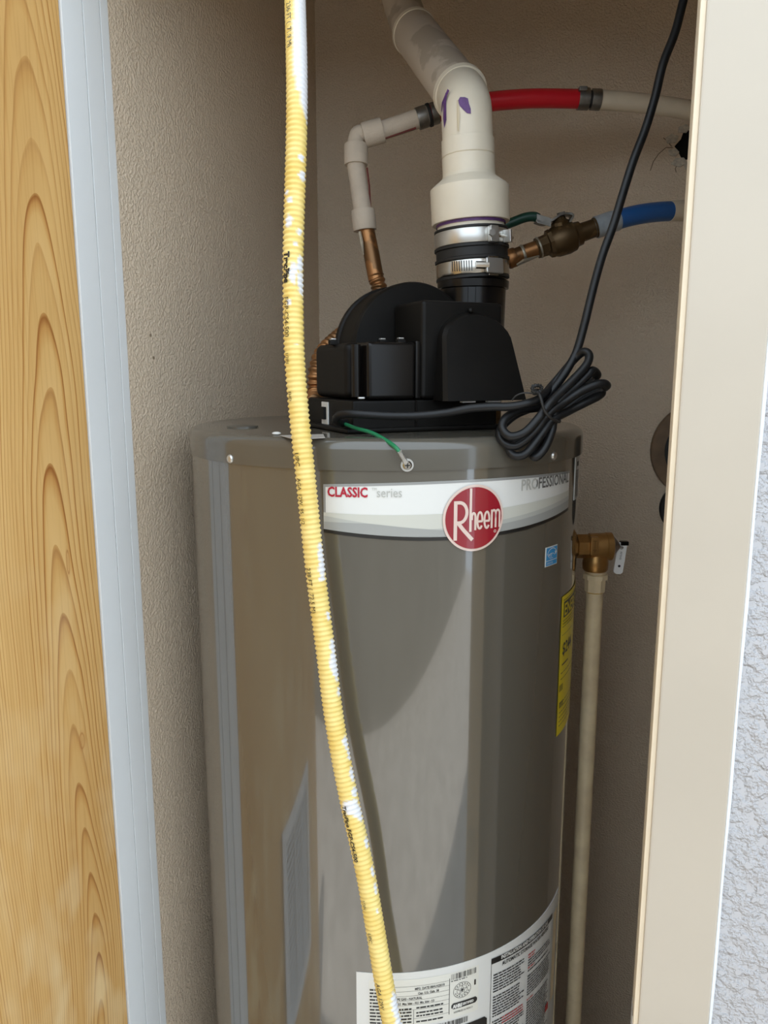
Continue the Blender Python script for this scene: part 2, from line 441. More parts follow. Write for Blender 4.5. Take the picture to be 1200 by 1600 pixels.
# ================================================================== the closet shell (closet axes = world axes)
XL = -0.616; XR = 0.34; YF0 = 0.745; YF1 = 0.845; YB = 1.474; ZC = 2.45; XJ = wall_hit(1053, 583.7, 0.785).x
# floor and ceilings
struct('floor', boxes(((-4.5, -7.0, -0.10), (4.5, 1.70, 0.0))), M_floor)
struct('ceiling', boxes(((XL - 0.1, YF0, ZC), (XR + 0.1, YB + 0.1, ZC + 0.08))), M_ceil)
struct('wall_left', boxes(((XL - 0.10, YF1, 0), (XL, YB + 0.10, ZC))), M_wall)
struct('wall_right', boxes(((XR, YF1, 0), (XR + 0.10, YB + 0.10, ZC))), M_wall)
# back wall with a ragged hole knocked through the plaster
hc = wall_hit(1085, 226, YB)
hole = []
hr = [1.0, .82, 1.12, .9, 1.18, .85, 1.05, .92, 1.15, .88, 1.04, .9]
for i in range(12):
    a = 2 * PI * i / 12; hole.append((hc.x + 0.030 * hr[i] * math.cos(a), hc.z + 0.024 * hr[i] * math.sin(a)))
mb = MB()
x0, x1, z0, z1 = XL, XR, 0.0, ZC
out = []
for i in range(12):
    a = 2 * PI * i / 12; c, s_ = math.cos(a), math.sin(a)
    kx = ((x1 - hc.x) if c > 0 else (hc.x - x0)) / max(abs(c), 1e-6); kz = ((z1 - hc.z) if s_ > 0 else (hc.z - z0)) / max(abs(s_), 1e-6)
    k = min(kx, kz); out.append((hc.x + k * c, hc.z + k * s_))
vs_ = [Vector((x, YB, z)) for x, z in hole] + [Vector((x, YB, z)) for x, z in out] + [Vector((hc.x + (x - hc.x) * 1.15, YB + 0.012, hc.z + (z - hc.z) * 1.15)) for x, z in hole]
cor = [Vector((x1, YB, z1)), Vector((x0, YB, z1)), Vector((x0, YB, z0)), Vector((x1, YB, z0))]
vs_ += cor
fs = []
def side(p):
    if abs(p[0] - x1) < 1e-6: return 0
    if abs(p[1] - z1) < 1e-6: return 1
    if abs(p[0] - x0) < 1e-6: return 2
    return 3
for i in range(12):
    j = (i + 1) % 12; f = [i, j, 12 + j]
    si, sj = side(out[i]), side(out[j])
    k = sj
    while k != si: f.append(36 + {(0, 1): 0, (1, 2): 1, (2, 3): 2, (3, 0): 3}[((k - 1) % 4, k)]); k = (k - 1) % 4
    f.append(12 + i); fs.append(tuple(f)); fs.append((i, j, 24 + j, 24 + i))
mb.add(vs_, fs)
wb = mkopen('wall_back', mb, M_wall); wb['kind'] = 'structure'
o = mk('hole_cavity', boxes(((hc.x - 0.12, YB + 0.012, hc.z - 0.12), (hc.x + 0.12, YB + 0.06, hc.z + 0.12))), M_dark, wb)
for i, (dx, dz, sc, rot) in enumerate(((-0.036, 0.012, 1.0, .4), (-0.032, -0.010, .8, 1.2), (-0.022, -0.026, 1.0, 2.2), (-0.005, -0.032, .9, 2.9), (-0.018, 0.026, .9, .1), (0.010, -0.033, .8, .7))):
    pl = [Vector((hc.x + dx + 0.011 * sc * math.cos(rot + k * 2 * PI / 5) * (1 + .3 * (k % 2)), YB, hc.z + dz + 0.008 * sc * math.sin(rot + k * 2 * PI / 5))) for k in range(5)]
    q = MB().prism(pl, (0, -0.0025, 0)); mk('plaster_chip', q, M_chip, wb)
ck = [(-0.034, -0.002), (-0.045, -0.001), (-0.056, -0.010), (-0.064, -0.022), (-0.068, -0.036)]
for c_ in (ck, [(-0.036, 0.0), (-0.044, 0.010), (-0.050, 0.015)], [(-0.024, -0.028), (-0.028, -0.036), (-0.026, -0.042)]):
    d_ = stroke2d([(hc.x + a, hc.z + b) for a, b in c_], 0.0016)
    mk('crack', MB().add([Vector((x, YB - 0.0004, z)) for x, z in d_[0]] + [Vector((x, YB + 0.0004, z)) for x, z in d_[0]],
       d_[1] + [tuple(i + len(d_[0]) for i in reversed(f)) for f in d_[1]]), M_crack, wb)

# nail holes in the side wall
wl_ = bpy.data.objects['wall_left']
for px_, py_ in ((235, 524), (240, 559)):
    a_, b__, c__ = ray(px_, py_); d_ = RZ @ Vector((a_, b__, c__)); h_ = d_ * (XL / d_.x) + Vector((0, 0, EYE))
    mk('nail_hole', MB().lathe(h_ - Vector((0.001, 0, 0)), (1, 0, 0), [(0, .0022), (.0013, .0022)], 8), M_crack, wl_)
# outer wall around the opening
ZH = 2.06
struct('wall_front', boxes(((-3.2, YF0, 0), (XL - 0.03, YF1, ZC + 0.3)), ((XL - 0.03, YF0, ZH + 0.02), (XJ + 0.03, YF1, ZC + 0.3)),
                           ((XJ + 0.03, YF0, 0), (3.5, YF1, ZC + 0.3))), M_outwall)
# left jamb: board, door stop and inner bead as three stepped faces
q = boxes(((XL - 0.03, 0.7645, 0), (XL, 0.7990, ZH)), bev=0.0005)
t1 = struct('trim_1', q, M_white)
mk('door_stop', boxes(((XL - 0.03, 0.8007, 0), (XL + 0.0002, 0.8294, ZH)), bev=0.0005), M_white, t1)
mk('inner_bead', boxes(((XL - 0.03, 0.8310, 0), (XL + 0.0004, 0.8450, ZH)), bev=0.0005), M_white, t1)
# right jamb + casing
XC0 = wall_hit(1065, 583.7, 0.735).x; XC1 = wall_hit(1194, 600, 0.735).x
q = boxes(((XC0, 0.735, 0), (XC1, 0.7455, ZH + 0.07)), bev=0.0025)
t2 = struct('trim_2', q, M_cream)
mk('jamb_board', boxes(((XJ - 0.0005, 0.7385, 0), (XJ + 0.030, 0.785, ZH)), bev=0.0020), M_creamlit, t2)
mk('caulk_line', MB().sweep([(XC1 + 0.001, 0.7435, z * 0.05) for z in range(0, 43)], [0.0027 + 0.0005 * math.sin(k * 1.7) for k in range(43)], 8), M_caulk, t2)
zs = 0.86
sp = mk('strike_plate', boxes(((XJ - 0.0009, 0.746, zs - 0.028), (XJ - 0.0004, 0.772, zs + 0.028)), bev=0.0008), M_zinc, t2)
struct('trim_3', boxes(((XL - 0.03, 0.742, ZH), (XJ + 0.03, 0.846, ZH + 0.02))), M_white)

# open door on the left, with a louvred vent low down
DA = math.radians(2.0)
hx, hy = XL - 0.0015, 0.763
def DF(p):                                           # door frame: p.x = out from the visible face (+x), p.y = along the door away from the hinge, p.z
    c, s_ = math.cos(DA), math.sin(DA)
    return Vector((hx - p.y * s_ + p.x * c, hy - p.y * c - p.x * s_, p.z))
mb = MB().rbox(lambda p: Vector((p.x, p.y, p.z)), (-0.035, -0.72, 0.012), (0, 0, ZH - 0.008), 0.002)
me_door = mk('door_1', mb, None or mat('door_tmp', (1, 1, 1)), None)
me_door['kind'] = 'structure'
me_door.location = (hx, hy, 0); me_door.rotation_euler = (0, 0, -DA)
WOOD_U0 = -0.055
me_door.data.materials.clear(); me_door.data.materials.append(wood_mat())
bpy.data.materials.remove(bpy.data.materials['door_tmp'])
gy0, gy1, gz0, gz1 = -0.52, -0.215, 0.38, 0.79
fr = boxes(((0.0003, gy0, gz0), (0.010, gy0 + 0.03, gz1)), ((0.0003, gy1 - 0.03, gz0), (0.010, gy1, gz1)),
           ((0.0003, gy0 + 0.03, gz0), (0.010, gy1 - 0.03, gz0 + 0.03)), ((0.0003, gy0 + 0.03, gz1 - 0.03), (0.010, gy1 - 0.03, gz1)), bev=0.0015)
gr = mk('vent_grille', fr, M_grille, me_door)
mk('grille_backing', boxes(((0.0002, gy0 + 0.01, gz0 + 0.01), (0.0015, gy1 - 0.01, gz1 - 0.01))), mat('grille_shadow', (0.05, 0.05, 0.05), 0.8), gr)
for k in (1, 2):
    yy = gy0 + 0.03 + (gy1 - gy0 - 0.06) * k / 3
    mk('mullion', boxes(((0.0015, yy - 0.004, gz0 + 0.03), (0.009, yy + 0.004, gz1 - 0.03))), M_grille, gr)
sl = MB().prism([Vector((0.0015, gy0 + 0.03, -0.004)), Vector((0.0085, gy0 + 0.03, -0.0055)), Vector((0.0085, gy0 + 0.03, -0.0045)), Vector((0.0015, gy0 + 0.03, -0.001))], (0, gy1 - gy0 - 0.06, 0))
s0 = None; nsl = 20
for k in range(nsl):
    zz = gz0 + 0.03 + (gz1 - gz0 - 0.06) * (k + 0.5) / nsl
    if s0 is None: s0 = mk('louvre_slat', sl, M_grille, gr); so = s0
    else: so = s0.copy(); COL.objects.link(so)
    so.location.z = zz
for zh in (0.25, 1.05, 1.82):
    hb = MB().lathe((0.004, 0.006, zh - 0.045), (0, 0, 1), [(0, 0.005), (0.09, 0.005)], 10)

# unseen boards added behind the camera to shape daylight and the tank's reflections
struct('added_fence', boxes(((-4.4, -1.58, 0), (4.4, -1.53, 1.75))), M_addedfence)

# ================================================================== the water heater
tank = Thing('water_heater', 'tall grey enamelled tank water heater with red round badge and white label band', 'water heater', (TC[0], TC[1], 0))
c0 = Vector((TC[0], TC[1], 0))
SEAM = 1.448
tank.part('jacket', MB().lathe(c0, (0, 0, 1), [(0.05, TR - 0.004), (0.055, TR), (SEAM + 0.004, TR)], 128), M_tank)
tank.part('base_pan', MB().lathe(c0, (0, 0, 1), [(0.0, TR - 0.012), (0.004, TR + 0.001), (0.075, TR + 0.0015), (0.078, TR)], 96), M_cap)
capp = [(SEAM, TR + 0.0002), (SEAM, TR + 0.0024), (TOPZ - 0.012, TR + 0.0024)]
for k in range(1, 7): a = k / 6 * PI / 2; capp.append((TOPZ - 0.012 + 0.012 * math.sin(a), TR + 0.0024 - 0.012 * (1 - math.cos(a))))
capp += [(TOPZ, 0.1), (TOPZ, 0.0)]
cap = tank.part('top_cap', MB().lathe(c0, (0, 0, 1), capp, 128, cap=False), M_cap, angle=50)
# screws on the cap rim
def screw(px, py, r=0.0052, par=None):
    az, z = PT(px, py, TR + 0.0024)
    o_ = TM(az, z, 0.0020); n = Vector((math.sin(az), -math.cos(az), 0))
    so = tank.part('cap_screw', MB().lathe(o_, n, [(0, r), (0.0012, r), (0.0028, r * 0.75), (0.0034, r * 0.3)], 14), M_zinc, par)
    d = MB(); t = Vector((math.cos(az), math.sin(az), 0)); c = o_ + n * 0.0035
    for a_, b_ in ((t, Vector((0, 0, 1))), (Vector((0, 0, 1)), t)):
        d.prism([c - a_ * r * .55 - b_ * r * .13, c + a_ * r * .55 - b_ * r * .13, c + a_ * r * .55 + b_ * r * .13, c - a_ * r * .55 + b_ * r * .13], n * 0.0002)
    return so
screw(360, 717); screw(865, 712)
# plug and paper tag on the top
pz = lambda px, py: (lambda r: Vector((r[0] / r[2] * (TOPZ - EYE), r[1] / r[2] * (TOPZ - EYE), TOPZ)))(ray(px, py))
tank.part('knockout_plug', MB().lathe(pz(379, 667.5), (0, 0, 1), [(0, 0.020), (0.002, 0.020), (0.0035, 0.016)], 24), M_cap)
tag = [pz(437, 681), pz(505, 679), pz(508, 684.5), pz(460, 687)]
tank.part('paper_tag', MB().prism(tag, (0, 0, 0.0006)), mat('grey_paper', (0.42, 0.39, 0.35), 0.7))
tank.part('paper_scrap', MB().sphere(pz(432, 680) + Vector((0, 0, 0.002)), 0.004, 8, 6, (1.3, 1, .5)), M_label)

# ---- brand band
A0, A1 = D(-15), D(58)
top = quad_fit([(A0, 1.4322), (D(20), 1.4362), (A1, 1.4325)])
bot = quad_fit([(A0, 1.3812), (D(20), 1.3722), (A1, 1.3855)])
band = tank.part('brand_band', strip(lambda a: bot(a) + 0.001, top, A0, A1, 60, 0.0004, 0.0004), M_label, label='white label band with grey waves')
tank.part('silver_edge', strip(lambda a: top(a) - 0.0028, top, A0, A1, 60, 0.0006), M_silver, band, open_=True)
tank.part('silver_edge', strip(bot, top, A0, A0 + 0.0095, 3, 0.0006), M_silver, band, open_=True)
tank.part('black_stripe', strip(lambda a: bot(a) - 0.0018, lambda a: bot(a) + 0.0022, A0, A1, 60, 0.0008), M_ink, band, open_=True)
def fr_(a): return (a - A0) / (A1 - A0)
hgt = lambda a, k: bot(a) + (top(a) - bot(a)) * k
tank.part('light_wave', strip(lambda a: hgt(a, .04), lambda a: hgt(a, .40 + .10 * fr_(a)), A0, A1, 60, 0.0007), M_wave1, band, open_=True)
tank.part('middle_wave', strip(lambda a: hgt(a, .04), lambda a: hgt(a, .33 - .17 * min(fr_(a) / .3, 1) + max(fr_(a) - .3, 0) * .28), A0, A1, 60, 0.00085), M_wave2, band, open_=True)
tank.part('dark_wave', strip(lambda a: hgt(a, .04), lambda a: hgt(a, .20 + .05 * math.sin(min(fr_(a) / .2, 1) * PI / 2) - .12 * max(0, min((fr_(a) - .15) / .3, 1)) + .20 * max(fr_(a) - .4, 0)), A0, A1, 60, 0.00095), M_wave3, band, open_=True)
def onband(az0, z0, slope=0.0, off=0.0012):
    return lambda x, y: TM(az0 + x / TR, z0 + y + slope * x, off)
F = Flat().text('CLASSIC', 0, 0, 0.0148, bold=0.00045, sx=0.80)
az, z = PT(512, 775)
tank.part('lettering', F.to(onband(az, z)), M_inkred, band, open_=True)
F = Flat().text('TM', 0.0485, 0.0075, 0.004).text('series', 0.0535, 0, 0.0148, sx=0.80)
tank.part('lettering', F.to(onband(az, z)), M_inkgrey, band, open_=True)
az, z = PT(813, 766.5)
vt, ft = text2d('PROFESSIONAL', 0.0180, sx=0.93, bold=0.0003)
wid = max(v[0] for v in vt)
kx = (D(57.0) - az) * TR / wid
cut = [f for f in ft if sum(vt[i][0] for i in f) / len(f) < wid * 0.25]; rest = [f for f in ft if f not in set(cut)]
for fs_, m_ in ((cut, M_inkgrey), (rest, M_inkgrey2)):
    tank.part('lettering', MB().add([TM(az + x * kx / TR, z + y, 0.0012) for x, y in vt], fs_), m_, band, open_=True)

# ---- round red badge
LAZ, LZ = PT(740, 809); LR = 0.0372
def onlogo(off): return lambda x, y: TM(LAZ + x * LR * 1.0 / TR, LZ + y * LR, off)
def disc2d(r, rings=7, seg=56):
    vs_ = [(0, 0)]; fs_ = []
    for i in range(1, rings + 1):
        vs_ += [(r * i / rings * math.cos(2 * PI * j / seg), r * i / rings * math.sin(2 * PI * j / seg)) for j in range(seg)]
    for j in range(seg): fs_.append((0, 1 + j, 1 + (j + 1) % seg))
    for i in range(1, rings):
        for j in range(seg):
            a_, b_ = 1 + (i - 1) * seg, 1 + i * seg; k = (j + 1) % seg
            fs_.append((a_ + j, b_ + j, b_ + k, a_ + k))
    return vs_, fs_
badge = tank.part('round_badge', Flat().add(disc2d(1.0)).to(onlogo(0.0022)), M_logopink, label='red round badge with pale rim and lettering', open_=True)
tank.part('red_disc', Flat().add(disc2d(0.925)).to(onlogo(0.0027)), M_logored, badge, open_=True)
F = Flat()
def arc(cx, cy, rx, ry, a0, a1, n=14): return [(cx + rx * math.cos(D(a0 + (a1 - a0) * i / n)), cy + ry * math.sin(D(a0 + (a1 - a0) * i / n))) for i in range(n + 1)]
F.add(stroke2d([(-.625, .54), (-.625, -.635)], .11))
F.add(stroke2d([(-.68, .49)] + [(-.50, .49)] + arc(-.50, .19, .235, .30, 90, -90) + [(-.60, -.11)], .10))
F.add(stroke2d([(-.53, -.13), (-.36, -.34), (-.07, -.65)], .115))
F.add(stroke2d([(-.145, .90), (-.145, -.40)], .078))
xh = .19; bl = -.36
F.add(stroke2d([(-.105, xh - .24)] + arc(-.045, xh - .16, .06, .125, 180, 0) + [(.015, bl)], .07))
for cx in (.165, .405):
    F.add(stroke2d(arc(cx, (xh + bl) / 2 + .01, .085, .245, -40, -180, 12) + arc(cx, (xh + bl) / 2 + .01, .085, .245, 180, 0, 12)[1:] + [(cx + .085, (xh + bl) / 2 - .02), (cx - .08, (xh + bl) / 2 - .02)], .068))
F.add(stroke2d([(.575, xh + .03), (.575, bl + .02)], .07))
for cx in (.645, .785):
    F.add(stroke2d([(cx - .07, xh - .22)] + arc(cx, xh - .11, .07, .12, 180, 0) + [(cx + .07, bl + .03)], .066))
F.add(stroke2d(arc(.70, -.44, .04, .04, 0, 340, 10), .015, True)); F.text('R', .682, -.462, .055)
F.v = [(x * 0.99 - .0, y) for x, y in F.v]
tank.part('lettering', F.to(onlogo(0.0032)), M_logopink, badge, open_=True)

# ---- small blue efficiency label
a0, zt = PT(852.5, 856); a1, _ = PT(870.5, 852); zb = PT(853, 886)[1]
ee = tank.part('blue_label', strip(zb, zt, a0, a1, 6, 0.0005, 0.0005), M_label, label='small blue energy rating sticker')
wE, hE = (a1 - a0) * TR, zt - zb
onE = lambda off: (lambda x, y: TM(a0 + x / TR, zb + y, off))
tank.part('blue_field', Flat().rect(.0012, .0075, wE - .0012, hE - .0012).rect(.0012, .001, wE - .0012, .0065).to(onE(.0008)), M_blue, ee, open_=True)
F = Flat().add(stroke2d(arc(wE / 2, .013, wE * .40, hE * .36, 10, 170), .0010)).add(stroke2d(arc(wE / 2 - .001, .0125, wE * .25, .0030, 0, 300, 10), .0006))
F.text('energy', wE * .12, .0125, .0062, sx=0.62, shear=.3).text('ENERGY STAR', wE * .1, .0022, .0042, sx=.50)
st = [(wE * .80 + .0028 * (1 if k % 2 == 0 else .45) * math.sin(k * PI / 5), .0155 + .0036 * (1 if k % 2 == 0 else .45) * math.cos(k * PI / 5)) for k in range(10)]
F.add((st, [tuple(range(10))]))
pr = tank.part('lettering', F.to(onE(.0011)), M_label, ee, open_=True); pr['kind'] = 'stuff'

# ---- barcode strip near the top right
a0, a1 = D(63.5), D(70.5); zt, zb = 1.4505 - 0.004, 1.392
bs = tank.part('barcode_label', strip(zb, zt, a0, a1, 5, 0.0005, 0.0005), M_label, label='narrow white barcode strip')
F = Flat(); wB = (a1 - a0) * TR; y = .004; rnd = random.Random(3)
while y < (zt - zb) - .016:
    h = rnd.choice([.0006, .0010, .0014]); F.rect(.004, y, wB - .012, y + h); y += h + rnd.choice([.0008, .0012])
F.rect(.007, zt - zb - .012, wB - .012, zt - zb - .006)
tank.part('barcode', F.to(lambda x, y: TM(a0 + x / TR, zb + y, .0009)), M_ink, bs, open_=True)

# ---- yellow energy guide sheet, its far edge curling off the jacket
a0 = D(56.2); yz0, yz1 = 1.2735, 1.085; wy = .15
def ysheet(off):
    def fn(x, y):
        a = a0 + x / TR; lift = 0.0
        p = TM(a, yz1 + y, off); return p + Vector((math.sin(a0) * lift, -math.cos(a0) * lift * .4, 0))
    return fn
g = Flat(); nX, nY = 30, 6
gv = [(wy * i / nX, (yz0 - yz1) * j / nY) for j in range(nY + 1) for i in range(nX + 1)]
gf = [(j * (nX + 1) + i, j * (nX + 1) + i + 1, (j + 1) * (nX + 1) + i + 1, (j + 1) * (nX + 1) + i) for j in range(nY) for i in range(nX)]
g.add((gv, gf))
ysh = tank.part('yellow_energy_sheet', g.to(ysheet(.0008)), M_yellow, label='yellow energy guide sheet with black figures', open_=True)
F = Flat(); H = yz0 - yz1
F.rect(.007, H - .029, .120, H - .008)
tank.part('black_box', F.to(ysheet(.0011)), M_ink, ysh, open_=True)
F = Flat().text('ENERGYGUIDE', .0085, H - .0265, .0225, sx=.95, bold=.0004)
tank.part('lettering', F.to(ysheet(.0014)), M_yellow, ysh, open_=True)
F = Flat().text('$244', .0075, H - .079, .0225, bold=.0004, sx=.95)
F.rect(.008, H - .0935, .035, H - .0915)
rnd = random.Random(5)
def greek(F, x0, x1, y, h, rnd, gap=.0012, wmin=.002, wmax=.007):
    x = x0
    while x < x1:
        w = min(rnd.uniform(wmin, wmax), x1 - x)
        F.rect(x, y, x + w, y + h); x += w + gap
for k, yy in enumerate((.006, .0335, .0375, .0415, .104, .112, .145, .151, .158, .164, .170, .176)):
    greek(F, .005, .085, H - yy, .0011, rnd)
F.rect(.004, H - .052, .05, H - .0515)
pr = tank.part('lettering', F.to(ysheet(.0014)), M_ink, ysh, open_=True); pr['kind'] = 'stuff'
F = Flat().rect(.002, H - .128, .016, H - .119).rect(.004, H - .150, .020, H - .143)
tank.part('grey_bars', F.to(ysheet(.0012)), mat('olive_ink', (.36, .28, .02), .5), ysh, open_=True)

# ---- big white rating and instruction sheet
a0, a1 = D(-7.9), D(66.5); zt, zb = 0.838, 0.47
sheet = tank.part('instruction_sheet', strip(zb, zt, a0, a1, 60, .0006, .0006), M_label, label='large white rating and instruction label')
onS = lambda off: (lambda x, y: TM(a0 + x / TR, zt - y, off))
U = lambda deg: (D(deg) - a0) * TR
M_label2 = mat('ivory_label', (0.76, 0.74, 0.66), 0.35, coat=.5, coat_rough=.08)
tank.part('rating_panel', strip(zt - .074, zt - .0095, D(-4.6), D(25.6), 24, .0009), M_label2, sheet, open_=True)
tank.part('tan_panel', strip(zt - .165, zt - .0235, D(60.6), D(64.4), 6, .0009), M_cpvc, sheet, open_=True)
u0, u1 = U(-4.6), U(25.6); um = U(16.9); uw = um - u0
def T(F, t, x, y, size, slope=0.0, **kw):            # y measured down the sheet
    vs_, fs_ = text2d(t, size, **kw); o = len(F.v); F.v += [(vx + x, y - vy + slope * vx) for vx, vy in vs_]; F.f += [tuple(i + o for i in f) for f in fs_]
F = Flat()
for y, t, k, sx in ((.0245, 'MFG. DATE 08AUG2018', .56, .78), (.0310, 'Cap. U.S. Gals. 38', .60, .78), (.0375, 'TYPE GAS - NATURAL', .30, .78), (.0440, 'Manifold - 3.5  Max. Inlet - 10.5  Min. Inlet - 5.0', .22, .66)):
    T(F, t, u0 + uw * k, y, .0046, sx=sx, bold=.0001)
for y in (.0192, .0257, .0322, .0387, .0452, .0517):
    F.rect(u0 + uw * .2, y - .0003, um, y)
rnd = random.Random(11)
for k in range(13):
    y = .0215 + .0046 * k
    greek(F, u0 + .001, u0 + uw * (.16 if k < 6 else .52), y, .0022, rnd, .0010, .002, .008)
for y in (.0485, .0555, .0600, .0680): greek(F, u0 + uw * .58, um - .008, y, .0020, rnd, .0010, .002, .008)
F.rect(u0 + uw * .545, .0520, u0 + uw * .55, .0735); F.rect(um - .0004, .0165, um + .0003, .0670)
F.rect(u0 + uw * .55, .0640, um, .0643)
def bars(F, x0, x1, y0, y1, rnd):
    x = x0
    while x < x1:
        w = rnd.choice([.0004, .0007, .0011]); F.rect(x, y0, x + w, y1); x += w + rnd.choice([.0005, .0008, .0013])
bars(F, um + .002, U(24.6), .0115, .0195, rnd); bars(F, u0 + uw * .50, U(22.5), .0770, .0850, rnd)
greek(F, um + .002, U(22), .0208, .0011, rnd)
T(F, 'ASSEMBLED IN MEXICO', um + .006, .0675, .0036, sx=.7)
cx, cy = U(20.6), .0372
F.add(stroke2d(arc(cx, cy, .0118, .0108, 0, 345, 30), .0005, True)); F.add(stroke2d(arc(cx, cy, .0072, .0066, 0, 330, 20), .0004, True))
for k in range(5):
    a = k * 2 * PI / 5 - PI / 2; b = a + 4 * PI / 5
    F.add(stroke2d([(cx + .0070 * math.cos(a), cy + .0064 * math.sin(a)), (cx + .0070 * math.cos(b), cy + .0064 * math.sin(b))], .0004))
F.add(disc2d(.0016, 1, 8), cx, cy)
for k in range(16):
    if k in (0, 8): continue
    a = 2 * PI * k / 16; F.rect(cx + .0095 * math.cos(a) - .0006, cy + .0087 * math.sin(a) - .0008, cx + .0095 * math.cos(a) + .0006, cy + .0087 * math.sin(a) + .0008)
F.rect(U(24.2), .0285, U(24.7), .0360)
px0, px1, py0, py1 = U(17.5), U(25.2), .0530, .0615
def rr2d(F, x0, y0, x1, y1, r):
    F.rect(x0 + r, y0, x1 - r, y1)
    for xa, xb in ((x0, x0 + r), (x1, x1 - r)): F.add(([(xb, y0), (xa, y0 + r), (xa, y1 - r), (xb, y1)], [(0, 1, 2, 3)]))
rr2d(F, px0, py0, px1, py1, .0025)
rr2d(F, U(13.5), .0880, U(28.6), .1300, .004)        # black box at the foot
v0, v1 = U(29.6), U(59.2); SLP = .0088 / (v1 - v0)
class Slant(Flat):
    def rect(s, x0, y0, x1, y1):
        n = max(1, int(math.ceil(abs(x1 - x0) / .006)))
        xs = [x0 + (x1 - x0) * i / n for i in range(n + 1)]
        return s.add(([(x, y0 + SLP * (x - v0)) for x in xs] + [(x, y1 + SLP * (x - v0)) for x in xs], [(i, i + 1, n + 2 + i, n + 1 + i) for i in range(n)]))
G = Slant()
G.rect(v0, .0092, v1, .0172)
G.rect(v0, .0172, v0 + .0006, .21); G.rect(v1 - .0006, .0172, v1, .21)
T(G, 'AUTOMATIC STORAGE WATER HEATERS', v0 + .018, .0262, .0078, slope=SLP, sx=.72, bold=.0002)
vm = v0 + (v1 - v0) * .50
for k in range(36):
    y = .0335 + k * .0040
    if k in (7, 16): continue
    if k < 30: greek(G, v0 + .004, vm - .006 - rnd.uniform(0, .012), y, .0017, rnd, .0010, .002, .009)
    if k > 1 and k not in (5, 17): greek(G, vm, v1 - .004 - rnd.uniform(0, .012), y, .0017, rnd, .0010, .002, .009)
pr = tank.part('print', F.to(onS(.0013)), M_ink, sheet, open_=True); pr['kind'] = 'stuff'
pr = tank.part('instruction_print', G.to(onS(.0013)), M_ink, sheet, open_=True); pr['kind'] = 'stuff'
F = Flat(); F.rect(U(60.4), .022, U(60.55), .2); F.rect(U(64.5), .022, U(64.65), .2); F.rect(U(65.2), .085, U(65.8), .10)
pr = tank.part('panel_rules', F.to(onS(.0013)), M_inkgrey2, sheet, open_=True); pr['kind'] = 'stuff'
F = Flat()
T(F, 'CERTIFIED', px0 + .0130, .0588, .0046, sx=.82, bold=.0002)
T(F, 'AHRI', px0 + .0020, .0598, .0066, sx=.80, bold=.0005)
T(F, 'INSTALLATION AND OPERATION OF GAS', v0 + .0155, .0158, .0074, slope=SLP, sx=.74, bold=.0003)
pr = tank.part('print_reversed', F.to(onS(.0016)), M_label, sheet, open_=True); pr['kind'] = 'stuff'
F = Slant()
for y in (.0335, .0375): greek(F, vm, vm + .016, y, .0017, rnd)
for y in (.0530, .1010): greek(F, vm, vm + .016, y, .0017, rnd)
for y in (.1015, .1055, .1095): greek(F, v0 + .02, vm - .008, y, .0017, rnd)
F.rect(v1 - .014, .146, v1 - .003, .157)
pr = tank.part('print_red', F.to(onS(.00135)), mat('dull_red_ink', (.50, .035, .03), .5), sheet, open_=True); pr['kind'] = 'stuff'
# round relief-valve plate on the jacket
VA, VZ = D(86), ZP(853, 1.08)
def onV(r0, r1, off, seg=40):
    mb = MB(); vs_ = []
    for j in range(seg):
        for r_ in (r0, r1): vs_.append(TM(VA + r_ * math.cos(2 * PI * j / seg) / TR, VZ + r_ * math.sin(2 * PI * j / seg), off if r_ == r0 else off * .3))
    return mb.add(vs_, [(2 * j, 2 * j + 1, 2 * ((j + 1) % seg) + 1, 2 * ((j + 1) % seg)) for j in range(seg)])
tank.part('valve_plate', onV(.012, .040, .003), M_tank)

# ================================================================== draught blower on top
BA = math.radians(25.0)
E0 = P(659, 540, 0.92); E0.z = 0
bt = Vector((math.cos(BA), math.sin(BA), 0)); bb = Vector((-math.sin(BA), math.cos(BA), 0)); bn = -bb
def BF(p): return E0 + bt * p[0] + bb * p[1] + Vector((0, 0, p[2]))
bl_ = Thing('draft_blower', 'black plastic draft blower with round housing standing on the heater top', 'blower', BF((0.01, 0.07, TOPZ)))
zmid = ZP(626, 0.89); zA = ZP(533, 0.885); zT = ZP(468, 0.92)
base = bl_.part('base', MB().rbox(BF, (-.0872, .002, TOPZ + .0006), (.108, .155, zmid), .003), M_black)
bl_.part('foot_flange', MB().rbox(BF, (-.096, -.004, TOPZ + .0006), (.112, .165, TOPZ + .006), .002), M_black, base)
bl_.part('base_seam', MB().rbox(BF, (-.0075, .0005, TOPZ + .006), (-.005, .003, zmid), 0), M_blackgloss, base)
box = bl_.part('control_cover', MB().rbox(BF, (-.0693, -.001, zmid + .001), (-.0075, .12, zA), .005, 3), M_blackgloss)
bl_.part('side_cover', MB().rbox(BF, (-.0835, .030, zmid + .001), (-.045, .137, zA), .009, 4), M_black, box)
bl_.part('corner_rib', MB().sweep([BF((-.0765, .017, zmid + .004)), BF((-.0765, .017, zA - .003))], .0055, 12), M_blackgloss, box)
for s_, d_, z_ in ((-.082, .075, zA), (-.03, .045, zA), (-.018, .02, zA)):
    bl_.part('clip', MB().rbox(BF, (s_ - .005, d_ - .004, z_ - .002), (s_ + .005, d_ + .004, z_ + .004), .001), M_black, box)
    bl_.part('clip_head', MB().rbox(BF, (s_ - .0035, d_ - .003, z_ + .004), (s_ + .0035, d_ + .003, z_ + .006), .0008), M_zinc, box)
bl_.part('clip_head', MB().rbox(BF, (-.078, .006, zmid + .0015), (-.070, .010, zmid + .004), .0008), M_zinc, box)
